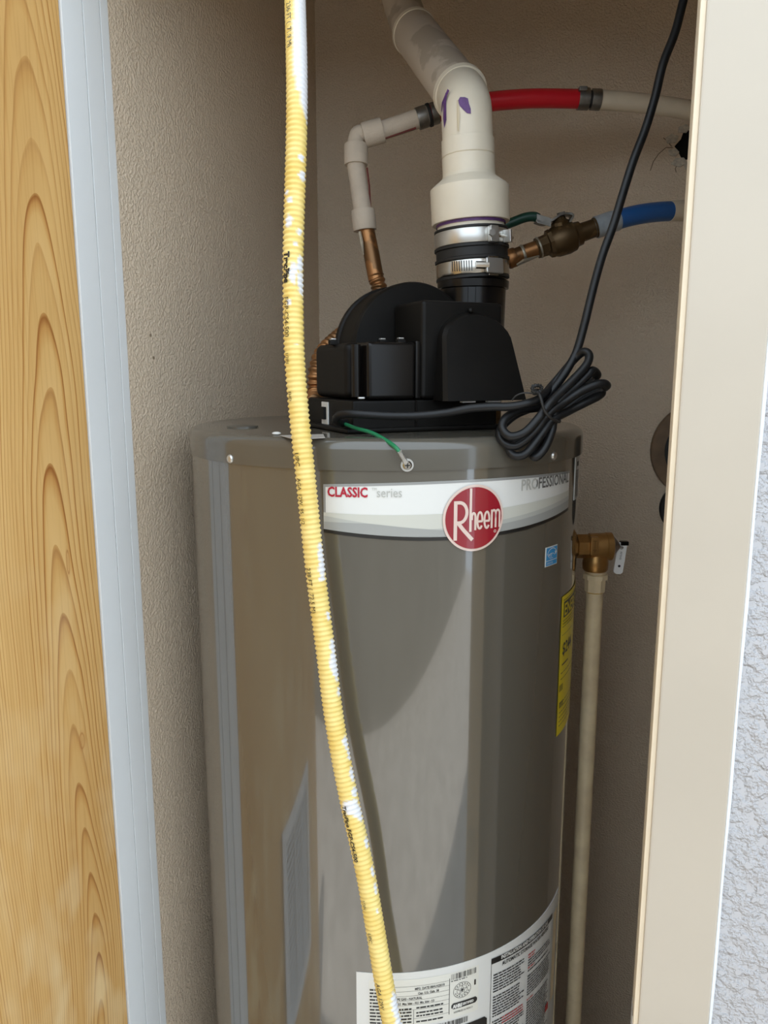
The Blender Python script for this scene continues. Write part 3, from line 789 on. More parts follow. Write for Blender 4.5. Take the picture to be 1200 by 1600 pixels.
sw = bl_.part('rocker_switch', MB().rbox(BF, (-.0888, .078, TOPZ + .006), (-.0870, .100, zmid - .004), .0006), M_label, base, label='white framed rocker switch')
bl_.part('switch_rocker', MB().rbox(BF, (-.0925, .083, TOPZ + .012), (-.0880, .095, zmid - .010), .001), M_black, base)
tb = bl_.part('motor_box', MB().rbox(BF, (0, -.001, zmid + .001), (.111, .075, zT), .005, 3), M_black)
bl_.part('box_lip', MB().rbox(BF, (-.006, .004, zmid + .001), (.002, .070, zA + .002), .002), M_blackgloss, tb)
# scroll drum
zc = ZP(443, 1.0) - .083
dc = BF((.031, .075, zc))
bl_.part('scroll_housing', MB().lathe(dc, bb, [(0, .083), (0, .0835), (.003, .0855), (.012, .0855), (.014, .0825), (.058, .0825), (.060, .085), (.068, .085), (.070, .080)], 72), M_black)
bl_.part('scroll_body', MB().rbox(BF, (-.052, .076, TOPZ + .004), (.112, .150, zc), .004), M_black)
# hood
HB = ZP(625, .93)
def hood_outline(kb):
    pts = []
    zt_ = ZP(488, .93) + (0.0 if kb else .002)
    zs_ = ZP(535, .93)
    s0, s1 = (.018, .1145) if kb else (.020, .1125)
    e0, e1 = (.009, .1235) if kb else (.016, .1150)
    pts.append((e0, HB)); pts.append((s0, zs_))
    cx_ = (s0 + s1) / 2
    for k in range(1, 14):
        a = PI - PI * k / 14; pts.append((cx_ + (s1 - s0) / 2 * math.cos(a), zs_ + (zt_ - zs_) * math.sin(a)))
    pts.append((s1, zs_)); pts.append((e1, HB)); return pts
back = hood_outline(False); front = hood_outline(True)
rb_ = [BF((s_, 0.0, z_)) for s_, z_ in back]
r1_ = []; r2_ = []
for (s_, z_) in front:
    k = (z_ - HB) / (front[8][1] - HB)
    dd = .012 + .030 * (1 - k)
    r1_.append(BF((s_, -dd + .006, z_)))
    c_ = (.0665, HB + .05)
    r2_.append(BF((s_ + (c_[0] - s_) * .06, -dd, z_ + (c_[1] - z_) * (.05 if z_ > HB + .001 else 0))))
hood = bl_.part('air_hood', MB().ring_stack([rb_, r1_, r2_]), M_black, angle=28)
bl_.part('hood_knob', MB().sphere(BF((.062, -.006, ZP(484, .93))), .0035, 10, 6), M_black, hood)
for s_ in (.035, .07):
    bl_.part('hood_slot_trim', MB().rbox(BF, (s_, -.036, HB - .0022), (s_ + .018, -.030, HB - .0004), .0003), M_label, hood)
# outlet collar
OC = P(739, 440, 1.06); ox, oy = OC.x, OC.y
zo = ZP(446, 1.06)
bl_.part('outlet_collar', MB().lathe((ox, oy, 0), (0, 0, 1), [(1.52, .046), (1.60, .0425), (zo - .006, .0435), (zo - .005, .047), (zo + .004, .0475), (zo + .006, .0440), (zo + .03, .0440)], 48), M_blackgloss)
bl_.part('collar_rib', MB().rbox(lambda p: Vector((ox - .006, oy - .041, 0)) + Vector(p), (-.005, -.004, 1.53), (.005, .004, zo - .006), .001), M_blackgloss)
# earth wire with ring terminal
az, z = PT(636, 726.5, TR + .0024)
tp = TM(az, z, .0045)
gw = [P(540, 663, .885), P(556, 669, .868), P(580, 676, .845), P(603, 688, .820), P(618, 699, .806), P(627, 710, .803)]
gwp = catmull(gw, 6)
earth = Thing('earth_wire', 'short green earth wire with ring terminal screwed to the heater rim', 'wire', gw[0])
earth.part('wire', MB().sweep(gwp, .0022, 10), M_greenwire)
n_ = Vector((math.sin(az), -math.cos(az), 0)); t_ = Vector((math.cos(az), math.sin(az), 0))
dirv = (tp - gwp[-1]); dirv.normalize()
earth.part('crimp_barrel', MB().sweep([gwp[-1] - dirv * .004, gwp[-1] + dirv * .006], .0026, 10), M_zinc)
earth.part('ring_terminal', MB().lathe(tp - n_ * .0015, n_, [(0, .0070), (.0012, .0070)], 20).sweep([gwp[-1] + dirv * .004, tp - dirv * .004], [.0022, .0030], 8), M_zinc)
earth.part('screw', MB().lathe(tp - n_ * .0003, n_, [(0, .0050), (.0014, .0050), (.003, .0035)], 16), M_steel)
cr_ = MB()
for a_, b_ in ((t_, Vector((0, 0, 1))), (Vector((0, 0, 1)), t_)):
    c_ = tp + n_ * .0027
    cr_.prism([c_ - a_ * .0028 - b_ * .0006, c_ + a_ * .0028 - b_ * .0006, c_ + a_ * .0028 + b_ * .0006, c_ - a_ * .0028 + b_ * .0006], n_ * .0004)
earth.part('screw_recess', cr_, M_ink)

# ================================================================== vent: rubber boot with clamps, then the PVC run
def vline(px, py): return P(px, py, 1.06)
tilt = Vector((-.058, 0, 1)).normalized()
zl = lambda py: ZP(py, 1.06)
def ax_at(z_): k = (z_ - zo) / tilt.z; return Vector((ox, oy, zo)) + tilt * k
boot = Thing('vent_boot', 'black rubber vent coupling held by two steel band clamps', 'pipe coupling', ax_at(zl(441)))
L0 = ax_at(zo + .0062)
bpf = [(0, .0462), (0, .0482), (.003, .0482), (.0035, .0464), (.0225, .0464), (.023, .0488), (.026, .0490), (.027, .047), (.037, .047), (.038, .0490), (.041, .0490), (.0415, .0466), (.0605, .0466), (.061, .0482), (.0635, .0482), (.0635, .045), (.060, .0446)]
boot.part('rubber_sleeve', MB().lathe(L0, tilt, bpf, 56), M_rubber)
def clamp(t0, t1, r, worm_px, kind):
    c_ = boot.part('band_clamp', MB().lathe(L0, tilt, [(t0, r), (t0, r + .0012), (t0 + .0012, r + .0018), (t1 - .0012, r + .0018), (t1, r + .0012), (t1, r)], 64, cap=False), M_steel if kind == 0 else M_zinc,
                   label='slotted stainless hose clamp' if kind == 0 else 'zinc bolt clamp')
    am = math.asin((worm_px - 739) / 57.0 * .98)
    def CF(p):                                       # p: along the band, out, along the axis
        a = am + p[0] / r; return L0 + tilt * (t0 + p[2]) + Vector((math.sin(a), -math.cos(a), 0)) * (r + .0018 + p[1])
    hB = t1 - t0
    if kind == 0:
        boot.part('worm_housing', MB().rbox(CF, (-.001, 0, -.001), (.022, .0075, hB + .001), .0025), M_zinc, c_)
        boot.part('worm_screw', MB().sweep([CF((-.012, .004, hB / 2)), CF((.003, .004, hB / 2))], .0048, 10), M_steel, c_)
        for k in range(9):
            boot.part('slot', MB().rbox(CF, (-.017 - k * .0031, -.0002, .0025), (-.0158 - k * .0031, .0003, hB - .0025), 0), M_ink, c_)
        boot.part('strap_edge', MB().rbox(CF, (.004, .0005, -.003), (.018, .002, hB + .003), .0005), M_steel, c_)
    else:
        boot.part('clamp_lug', MB().rbox(CF, (-.006, 0, -.001), (.004, .010, hB + .001), .0012), M_zinc, c_)
        boot.part('clamp_bolt', MB().sweep([CF((-.004, .006, hB / 2)), CF((.036, .006, hB / 2))], .0022, 10), M_steel, c_)
        boot.part('bolt_nut', MB().lathe(CF((-.006, .0115, hB / 2)), (CF((-.006, .0175, hB / 2)) - CF((-.006, .0115, hB / 2))), [(0, .0045), (.0035, .0045)], 6), M_zinc, c_)
        boot.part('clamp_lug', MB().rbox(CF, (.020, 0, .001), (.024, .011, hB - .001), .0008), M_zinc, c_)
clamp(.0042, .0218, .0464, 752, 0)
clamp(.0422, .0600, .0466, 764, 1)

VB = ax_at(zl(384))
vent = Thing('vent_pipe', 'cream plastic vent pipe rising from the boot with offset elbows to the ceiling', 'pipe', VB)
r3 = S(53.5, 355, 1.06)
vent.part('pipe_stub', MB().lathe(VB, tilt, [(0, r3 - .001), (.06, r3 - .001)], 48), M_pvc)
rC = S(60, 330, 1.06)
zb_, zt_ = zl(350), zl(293)
stubring = MB().lathe(ax_at(zl(354.5)), tilt, [(0, r3 + .0003), (.006, r3 + .0003)], 48, cap=False)
vent.part('primer_stain', stubring, M_purple, label='purple primer ring under the coupling')
rN = S(41, 260, 1.06)
o_ = ax_at(zb_); hc_ = (zt_ - zb_) / tilt.z; hs_ = (zl(279) - zb_) / tilt.z
vent.part('reducer_coupling', MB().lathe(o_, tilt, [(0, r3 + .0005), (0, rC), (.002, rC + .0008), (hc_ * .96, rC + .0008), (hc_, rC - .001), (hs_, rN + .001), (hs_ + .004, rN)], 56), M_pvc)
h2 = (zl(246) - zb_) / tilt.z; h3 = (zl(219) - zb_) / tilt.z
vent.part('bushing', MB().lathe(o_, tilt, [(hs_, rN), (h2 - .001, rN), (h2 - .0005, rN - .0012), (h2 + .0005, rN - .0012)], 48), M_pvc)
vent.part('street_hub', MB().lathe(o_, tilt, [(h2, rN - .001), (h2 + .001, rN), (h3 - .0006, rN), (h3, rN - .0015)], 48), M_pvc)
# lower elbow: from the hub up, bending back and to the left
Q0 = o_ + tilt * h3
Q1 = Q0 + tilt * .030
Q2 = P(722, 150, 1.10)
Q3 = P(648, 52, 1.27)
Q4 = P(616, -5, 1.315); Q5 = P(612, -70, 1.33)
dmid = (Q3 - Q2).normalized()
e1 = [Q0, Q0.lerp(Q1, .5), Q1]
for k in range(1, 9):
    t = k / 8; a = Q1; b = Q1 + (Q1 - Q0).normalized() * .018; c = Q2 + dmid * .012
    e1.append(a * (1 - t) ** 2 + b * 2 * t * (1 - t) + c * t * t)
elb = vent.part('elbow', MB().sweep(e1, lambda i: rN - .0015, 48), M_pvc)
E1 = e1[-1]
vent.part('elbow_rim', MB().lathe(E1 - dmid * .006, dmid, [(-.003, rN - .001), (-.002, rN + .0022), (.006, rN + .0026), (.007, rN - .003)], 48), M_pvc, elb)
# primer marks on the elbow: thin patches following its curved surface
elbr = frames(e1)
def onelb(i, ang, ds, dw, off=.0004):
    p, t, u, w = elbr[i]
    a = ang + dw / rN
    return p + t * ds + (u * math.cos(a) + w * math.sin(a)) * (rN - .0015 + off)
def elpatch(name, i, ang, pts, m_):
    # fine fan so that the patch hugs the tube
    cx_ = sum(p[0] for p in pts) / len(pts); cy_ = sum(p[1] for p in pts) / len(pts)
    vs_ = [onelb(i, ang, cx_, cy_, .0009)] + [onelb(i, ang, a, b, .0006) for a, b in pts]
    vent.part(name, MB().add(vs_, [(0, 1 + k, 1 + (k + 1) % len(pts)) for k in range(len(pts))]), m_, elb, open_=True)
u2 = Vector((0, -1, 0))
def angle_for(i, target):
    p, t, u, w = elbr[i]; d = target - p; return math.atan2(d.dot(w), d.dot(u))
ia = 2
aF = angle_for(ia, P(716, 176, 1.0))
blob = [(.010, .004), (.008, .008), (.002, .009), (-.004, .011), (-.010, .011), (-.009, .006), (-.004, .001), (.001, -.003), (.007, -.005), (.011, -.002)]
elpatch('primer_blot', ia, aF, [(a * 1.0, b * 1.0) for a, b in blob], M_purple)
aL = angle_for(ia, P(683, 172, 1.03)) - .14
for pts in ([(-.018, -.004), (-.010, .002), (.012, .003), (.018, .006), (.022, .003), (.012, -.003), (-.006, -.006)], [(.002, -.010), (.010, -.006), (.022, .010), (.025, .007), (.014, -.008), (.006, -.012)]):
    elpatch('primer_smear', ia, aL, pts, M_purple)
gl = [(-.028, .001), (-.010, .0035), (.008, .002), (.008, .0), (-.012, -.001), (-.028, -.001)]
elpatch('glue_run', ia, angle_for(ia, P(700, 195, 1.0)), gl, mat('dried_glue', (.60, .50, .33), .3))
# middle length and upper elbow, over-painted with the wall
rM = rN - .0012
mid = [E1 + dmid * .001, E1.lerp(Q3, .5), Q3]
vent.part('offset_coupling', MB().sweep(mid, rM, 48), M_pvcp)
vent.part('coupling_rim', MB().lathe(Q3 - dmid * .004, dmid, [(0, rM - .002), (0, rM + .0012), (.007, rM + .0016), (.008, rM - .004)], 48), M_pvc, label='clean cream rim of the painted coupling')
up = [Q3 + dmid * .002]
for k in range(1, 9):
    t = k / 8; b = Q3 + dmid * .07; up.append(Q3 * (1 - t) ** 2 + b * 2 * t * (1 - t) + Q5 * t * t)
top_ = Vector((up[-1].x, up[-1].y, ZC))
dv = (up[-1] - up[-2]).normalized()
up += [Vector((up[-1].x, up[-1].y, up[-1].z + .05)), Vector((up[-1].x, up[-1].y, ZC - .001))]
vent.part('upper_elbow_and_riser', MB().sweep(up, rM - .004, 48), M_pvcp)

# ================================================================== hot water line
YH = 1.22
def tube_px(pts, w, Yd=None, n=6, seg=20):
    pp = catmull([P(*p) for p in pts], n)
    return MB().sweep(pp, S(w, pts[0][1], pts[0][2]) / 2, seg)
hot = Thing('hot_water_pipe', 'hot water line of copper, painted fittings and red tubing behind the vent', 'pipe', P(490, 660, 1.09))
nb = pz(491, 663)
hot.part('tank_nipple', MB().lathe(nb, (0, 0, 1), [(0, .016), (.003, .016), (.004, .011), (.010, .011), (.012, .014), (.030, .014), (.032, .012)], 6), M_bronze)
hot.part('nipple_seal', MB().lathe(nb, (0, 0, 1), [(0, .0185), (.004, .0175), (.005, .012)], 20), M_solder)
fx = catmull([nb + Vector((0, 0, .028)), P(493, 615, 1.09), P(495, 580, 1.095), P(506, 550, 1.11), P(538, 520, 1.15), P(575, 490, 1.19), P(592, 458, 1.195), P(587, 430, 1.20)], 14)
fx = resample(fx, .0011)
hot.part('corrugated_connector', MB().sweep(fx, lambda i: .0112 + .0014 * math.sin(i * 2 * PI / 8), 18), M_copper, angle=80)
cop = [P(588, 438, 1.20), P(580, 395, 1.205), P(571, 352, 1.21)]
rc_ = S(25, 400, 1.205) / 2
hot.part('copper_riser', MB().sweep(cop, rc_, 24), M_copper)
hot.part('solder_drip', MB().sweep([P(562, 362, 1.198), P(565, 378, 1.196), P(568, 398, 1.198)], [.0022, .0028, .0012], 8), M_solder)
def coup(thing, a, b, w, m_, name='coupling', lip=.0015, seg=28, par=None):
    a = Vector(a); b = Vector(b); d = b - a; L = d.length; r_ = w / 2
    return thing.part(name, MB().lathe(a, d, [(0, r_ - .002), (0, r_ - lip * .4), (.002, r_), (L - .002, r_), (L, r_ - lip * .4), (L, r_ - .002)], seg), m_, par)
w35 = S(37, 335, 1.21); w30 = S(28, 290, 1.21)
coup(hot, P(570.5, 360, 1.21), P(567, 328, 1.21), w35, M_paintpipe, 'riser_coupling')
hot.part('riser_tube', MB().sweep([P(567, 330, 1.21), P(561, 292, 1.212), P(555, 250, 1.215)], w30 / 2, 24), M_paintpipe)
coup(hot, P(556.5, 258, 1.215), P(556, 226, 1.217), w35, M_paintpipe, 'elbow_coupling')
eb = catmull([P(556, 232, 1.217), P(556, 220, 1.217), P(560, 210, 1.217), P(572, 208, 1.217), P(586, 206, 1.217)], 6)
hot.part('elbow', MB().sweep(eb, S(26, 215, 1.217) / 2, 20), M_paintpipe)
coup(hot, P(568, 212, 1.217), P(598, 203, 1.217), w35, M_paintpipe, 'elbow_coupling')
hot.part('branch_tube', MB().sweep([P(594, 205, 1.217), P(630, 193, 1.218), P(672, 179, 1.219)], w30 / 2, 24), M_paintpipe)
hot.part('red_seam', MB().sweep([P(600, 216.5, 1.213), P(630, 206.5, 1.213), P(650, 200, 1.213)], .0016, 6), mat('dark_red_seam', (.13, .02, .015), .5))
hot.part('red_seam', MB().sweep([P(573.5, 262, 1.209), P(577, 290, 1.209), P(579, 325, 1.209)], .0014, 6), bpy.data.materials['dark_red_seam'])
coup(hot, P(652, 186, 1.218), P(667, 181, 1.218), S(33, 184, 1.218), M_crimp, 'crimp_ring', .0004)
coup(hot, P(668.5, 180.5, 1.219), P(673, 179, 1.219), S(35, 180, 1.219), M_rubber, 'black_spacer', .0004)
coup(hot, P(674, 178.5, 1.219), P(684, 175.5, 1.219), S(33, 180, 1.219), M_crimp, 'crimp_ring', .0004)
red = catmull([P(672, 179, 1.219), P(715, 167, 1.224), P(760, 159.5, 1.23), P(830, 154, 1.235), P(905, 154.5, 1.24)], 6)
rr_ = S(28, 155, 1.235) / 2
hot.part('red_tube', MB().sweep(red, rr_, 24), M_pexred)
coup(hot, P(903, 154.5, 1.24), P(919.5, 154.8, 1.24), S(32, 155, 1.24), M_crimp, 'crimp_ring', .0004)
coup(hot, P(919, 155, 1.24), P(924, 155.2, 1.24), S(25, 155, 1.24), M_rubber, 'fitting_neck', .0004)
coup(hot, P(923.5, 155.2, 1.24), P(938, 156, 1.24), S(31, 155, 1.24), M_crimp, 'crimp_ring', .0004)
hot.part('crimp_tab', MB().rbox(lambda p: P(911, 139, 1.225) + Vector(p), (-.006, -.004, -.003), (.006, .004, .003), .001), M_crimp)
wt = catmull([P(936, 156, 1.24), P(1000, 161, 1.245), P(1075, 172, 1.25), P(1140, 190, 1.262), P(1190, 215, 1.29)], 6)
hot.part('white_tube', MB().sweep(wt, S(28.5, 160, 1.24) / 2, 24), M_pexwhite)

# ================================================================== cold water line
YC = 1.20
cold = Thing('cold_water_pipe', 'cold water line with bronze ball valve, green lever and blue tubing', 'pipe', pz(778, 664) )
cp_ = P(789, 407, YC)
cold.part('copper_drop', MB().sweep([Vector((cp_.x - .012, YC + .005, TOPZ)), Vector((cp_.x - .012, YC + .004, cp_.z - .012)), Vector((cp_.x - .006, YC + .002, cp_.z - .004)), cp_], S(27, 410, YC) / 2, 20), M_bronze)
cold.part('copper_stub', MB().sweep([cp_, P(817.5, 396, YC), P(843, 387, YC)], S(25, 395, YC) / 2, 24), M_copper)
coup(cold, P(793, 406, YC), P(806, 401, YC), S(30, 400, YC), M_copper, 'solder_cup')
coup(cold, P(815, 397, YC), P(819, 395.5, YC), S(28, 395, YC), M_solder, 'solder_joint')
cold.part('solder_drip', MB().sweep([P(808, 414, 1.19), P(818, 408, 1.185), P(842, 400, 1.19)], [.002, .0032, .0012], 8), M_solder)
va, vb = P(838, 388.5, YC), P(931, 355.5, YC); vd = (vb - va).normalized(); LV = (vb - va).length
rv = lambda w: S(w, 375, YC) / 2
vbdy = cold.part('valve_body', MB().lathe(va, vd, [(0, rv(22)), (0, rv(31)), (.012, rv(32)), (LV * .19, rv(33)), (LV * .20, rv(42)), (LV * .26, rv(44))], 8)
                 .lathe(va, vd, [(LV * .24, rv(40)), (LV * .34, rv(48)), (LV * .50, rv(50)), (LV * .62, rv(46)), (LV * .66, rv(38)), (LV * .74, rv(36)), (LV * .75, rv(29)), (LV * .97, rv(28)), (LV * .98, rv(31)), (LV, rv(31))], 28), M_bronze)
coup(cold, P(841, 387.5, YC), P(843.5, 386.5, YC), S(33.5, 388, YC), M_solder, 'solder_joint')
bon0 = P(879, 372, YC); bon1 = P(873.5, 341, YC - .004); bd = (bon1 - bon0).normalized(); LB = (bon1 - bon0).length
cold.part('valve_bonnet', MB().lathe(bon0, bd, [(0, rv(30)), (LB * .8, rv(29)), (LB * .9, rv(22)), (LB * 1.05, rv(18))], 8), M_bronze, vbdy)
lv = catmull([P(836, 346, YC - .006), P(850, 350, YC - .006), P(862, 345, YC - .006), P(874, 337, YC - .005), P(886, 335.5, YC - .004), P(893, 338, YC - .004), P(889, 348, YC - .002)], 6)
def ribbon(path, w, t):
    mb = MB(); rings = []
    for p, tn, u, wv in frames(path):
        dep = Vector((0, 1, 0)) - tn * tn.y; dep.normalize(); nr = tn.cross(dep)
        rings.append([p + dep * w / 2 + nr * t / 2, p - dep * w / 2 + nr * t / 2, p - dep * w / 2 - nr * t / 2, p + dep * w / 2 - nr * t / 2])
    return mb.ring_stack(rings)
lev = cold.part('lever_handle', ribbon(lv, .020, .003), M_crimp)
gp = catmull([P(775, 356, YC - .006), P(800, 347.5, YC - .006), P(820, 340, YC - .006), P(834, 338.5, YC - .006), P(841, 341.5, YC - .006)], 6)
cold.part('lever_side', MB().prism([P(839, 334, YC - .016), P(861, 341, YC - .016), P(861, 354, YC - .016), P(839, 348, YC - .016)], (0, .002, 0)), M_crimp, lev)
cold.part('green_grip', MB().sweep(gp, S(14.5, 345, YC) / 2, 14), M_greengrip, lev)
cold.part('lever_nut', MB().lathe(P(877, 337, YC - .005), bd, [(0, .006), (.005, .006)], 6), M_crimp, lev)
coup(cold, P(928, 356.5, YC), P(934, 354.5, YC), S(29, 355, YC), M_crimp, 'crimp_ring', .0004)
cs = catmull([P(931, 355.5, YC), P(941, 352, YC), P(953, 347.5, YC), P(965, 344, YC + .002)], 5)
cold.part('clear_sleeve', MB().sweep(cs, [S(34 - 2 * i / len(cs), 350, YC) / 2 for i in range(len(cs))], 24), M_sleeve)
bt_ = catmull([P(946, 350, YC), P(975, 340.5, YC + .004), P(1005, 334, YC + .01), P(1035, 330.5, YC + .02), P(1062, 329.5, YC + .03)], 6)
bmb = MB().sweep(bt_, S(30, 340, YC) / 2, 24)
ex_ = (bt_[-1] - bt_[-2]).normalized()                # slant the sleeve end: the underside runs on further than the top
for i_ in range(len(bmb.v) - 24, len(bmb.v)):
    k_ = (bt_[-1].z - bmb.v[i_].z) / (S(30, 340, YC) / 2)
    bmb.v[i_] += ex_ * (.010 * k_)
cold.part('blue_tube', bmb, M_pexblue)
b2 = catmull([P(1046, 330, YC + .024), P(1075, 329, YC + .035), P(1110, 331, YC + .05), P(1150, 336, YC + .07)], 6)
cold.part('tan_tube', MB().sweep(b2, S(31, 330, YC + .03) / 2, 24), M_pexwhite)

# ================================================================== relief valve and its discharge pipe
YV = 1.10
rvt = Thing('relief_valve', 'brass temperature relief valve with steel test lever on the heater side', 'valve', P(901, 853, YV))
va_ = TM(VA, VZ, -.004); va_ = P(893, 853.5, YV); vb_ = P(919, 853.5, YV)
sx_ = lambda w: S(w, 853, YV) / 2
axx = Vector((1, 0, 0))
rvt.part('hex_neck', MB().lathe(va_, axx, [(0, sx_(30)), (sx_(14), sx_(30)), (sx_(16), sx_(38)), (sx_(48), sx_(38)), (sx_(52), sx_(34))], 6), M_brass, angle=20)
bo_ = P(917, 853.5, YV); Lb = S(39, 853, YV)
bdy = rvt.part('valve_body', MB().lathe(bo_, axx, [(0, sx_(34)), (.003, sx_(41)), (Lb * .72, sx_(42)), (Lb * .74, sx_(44)), (Lb * .96, sx_(44)), (Lb, sx_(38))], 32), M_brass)
dn0 = P(931.5, 856, YV); 
rvt.part('outlet_neck', MB().lathe(dn0, (0, 0, -1), [(0, sx_(30)), (S(12, 870, YV), sx_(33)), (S(17, 870, YV), sx_(38)), (S(24, 870, YV), sx_(40)), (S(33, 880, YV), sx_(39)), (S(36, 880, YV), sx_(35))], 28), M_brass, bdy)
pl0 = P(929, 853, YV - .0205)
rvt.part('cast_plate', MB().rbox(lambda p: pl0 + Vector(p), (-.0055, -.002, -.0135), (.0055, .006, .0130), .0012), M_brass, bdy)
arr = Flat().rect(-.0006, -.007, .0006, .008).add(([(-.003, -.005), (.003, -.005), (0, -.010)], [(0, 1, 2)])).rect(-.0025, .0068, .0025, .008)
rvt.part('flow_arrow', arr.to(lambda x, y: pl0 + Vector((x, -.0023, y))), mat('dark_brass', (.30, .15, .05), .5, .6), bdy, open_=True)
bo2 = P(956, 853, YV)
rvt.part('spring_cap', MB().lathe(bo2, axx, [(-.001, sx_(34)), (.001, sx_(34)), (S(9, 853, YV), sx_(15)), (S(12, 853, YV), sx_(8))], 24), mat('grey_brown_metal', (.20, .15, .12), .45, .5))
l0, l1 = P(973, 850, YV - .002), P(966, 893, YV - .002)
ld = (l1 - l0).normalized(); lw = Vector((1, 0, 0)) - ld * ld.x; lw.normalize()
lvp = MB()
wl = S(14.5, 870, YV) / 2
outl = []
for k in range(7): a = PI * k / 6; outl.append(l0 - ld * math.sin(a) * wl * .3 + lw * math.cos(a) * wl)
for k in range(7): a = PI + PI * k / 6; outl.append(l1 - ld * math.sin(a) * wl * .6 + lw * math.cos(a) * wl)
lp = rvt.part('test_lever', lvp.prism(outl, (0, .003, 0)), mat('bright_plate', (.88, .87, .84), .35, .1), label='bright steel test lever plate')
for k in (.13, .80):
    rvt.part('rivet_hole', MB().lathe(l0.lerp(l1, k) + Vector((0, -.0006, 0)), (0, 1, 0), [(0, .0019), (.0005, .0019)], 12), M_ink, lp)
F = Flat().text('RELEASE', 0, -.0012, .0042, sx=.8)
rvt.part('stamping', F.to(lambda x, y: l0.lerp(l1, .27) + ld * x + lw * -y + Vector((0, -.0004, 0))), M_inkgrey2, lp, open_=True)
rvt.part('lever_tab', MB().rbox(lambda p: P(975, 850, YV) + Vector(p), (-.0055, -.003, -.002), (.0065, .006, .004), .001), M_blackgloss, lp)
rvt.part('lever_stem', MB().sweep([P(964, 853, YV), P(972, 856, YV)], .0035, 10), M_zinc, lp)

dp = Thing('discharge_pipe', 'cream plastic discharge pipe hanging straight down from the brass relief valve', 'pipe', (P(931, 860, YV).x, YV, 0))
dx_ = P(931, 895, YV).x
dx_ = P(930.5, 895, YV).x
zz_ = lambda py: ZP(py, YV)
dp.part('male_thread', MB().lathe((dx_, YV, 0), (0, 0, 1), [(zz_(903), sx_(31)), (zz_(899), sx_(33)), (zz_(897), sx_(30)), (zz_(894), sx_(33)), (zz_(892), sx_(30)), (zz_(886), sx_(31))], 28), M_cpvc)
ad = dp.part('adapter', MB().lathe((dx_, YV, 0), (0, 0, 1), [(zz_(923), sx_(27)), (zz_(923), sx_(32.5)), (zz_(904), sx_(33)), (zz_(903.5), sx_(39)), (zz_(896.5), sx_(39)), (zz_(896), sx_(33))], 10), M_cpvc)
dp.part('pipe', MB().lathe((dx_, YV, 0), (0, 0, 1), [(.06, .0122), (zz_(921), .0125)], 32), M_cpvc)
dp.part('glue_ring', MB().lathe((dx_, YV, 0), (0, 0, 1), [(zz_(925), .0127), (zz_(924), .0137), (zz_(922.5), .0137)], 28, cap=False), mat('yellow_glue', (.70, .45, .12), .35))

# ================================================================== collar and cap fixed to the back wall
def wall_ring(px, py): return wall_hit(px, py, YB)
cc = wall_ring(1097, 704); rr = (wall_ring(1097, 704) - wall_ring(1015.5, 704)).length
col = bpy.data.objects.new('pipe_collar', None); COL.objects.link(col); col.location = cc
setp(col, 'brown round wall collar around a black pipe end behind the cream casing', 'pipe collar')
mk('collar_ring', MB().lathe((0, 0, 0), (0, -1, 0), [(0.0005, rr), (.006, rr), (.012, rr * .97), (.012, rr * .70), (.004, rr * .68)], 56), M_brownring, col)
mk('black_pipe', MB().lathe((0, 0, 0), (0, -1, 0), [(0.0005, rr * .72), (.022, rr * .72), (.022, rr * .60), (.008, rr * .58)], 48), M_rubber, col)
c2 = wall_ring(1071, 794); r2_ = (c2 - wall_ring(1029.5, 794)).length
cp = bpy.data.objects.new('wall_plug', None); COL.objects.link(cp); cp.location = c2
setp(cp, 'smaller black round plug on the wall just below the brown collar', 'wall plug')
mk('cap_rim', MB().lathe((0, 0, 0), (0, -1, 0), [(.0005, r2_), (.012, r2_), (.015, r2_ * .93), (.015, r2_ * .8)], 40), M_rubber, cp)
mk('cap_face', MB().lathe((0, 0, 0), (0, -1, 0), [(.0005, r2_ * .82), (.011, r2_ * .82), (.012, r2_ * .6), (.014, 0)], 40), M_black, cp)

# ================================================================== yellow corrugated gas line
hp = [(460, -55, .895), (461, 0, .87), (463.5, 100, .845), (463.5, 200, .83), (459, 360, .815), (458, 430, .81), (459.6, 540, .802), (466.6, 640, .797), (477, 740, .793), (487, 840, .792), (496.6, 923, .79), (509.5, 1023, .785), (522.5, 1125, .780), (543, 1237, .772), (573, 1375, .760), (601, 1540, .745), (613, 1600, .738), (640, 1720, .725), (672, 1830, .718)]
hpw = [P(*p) for p in hp]
end = hpw[-1]
hpw = [Vector((hpw[0].x - .02, 1.03, ZC - .005)), Vector((hpw[0].x - .015, 1.02, 2.22)), Vector((hpw[0].x - .005, .985, 2.08))] + hpw + [Vector((end.x + .05, end.y, end.z - .10)), Vector((end.x + .10, end.y + .02, .42)), Vector((end.x + .08, .775, .36))]
hs = resample(catmull(hpw, 24), .00105)
hfr = frames(hs)
RH = .0102; PITCHR = 5                               # 5 samples = one corrugation
SEG = 28
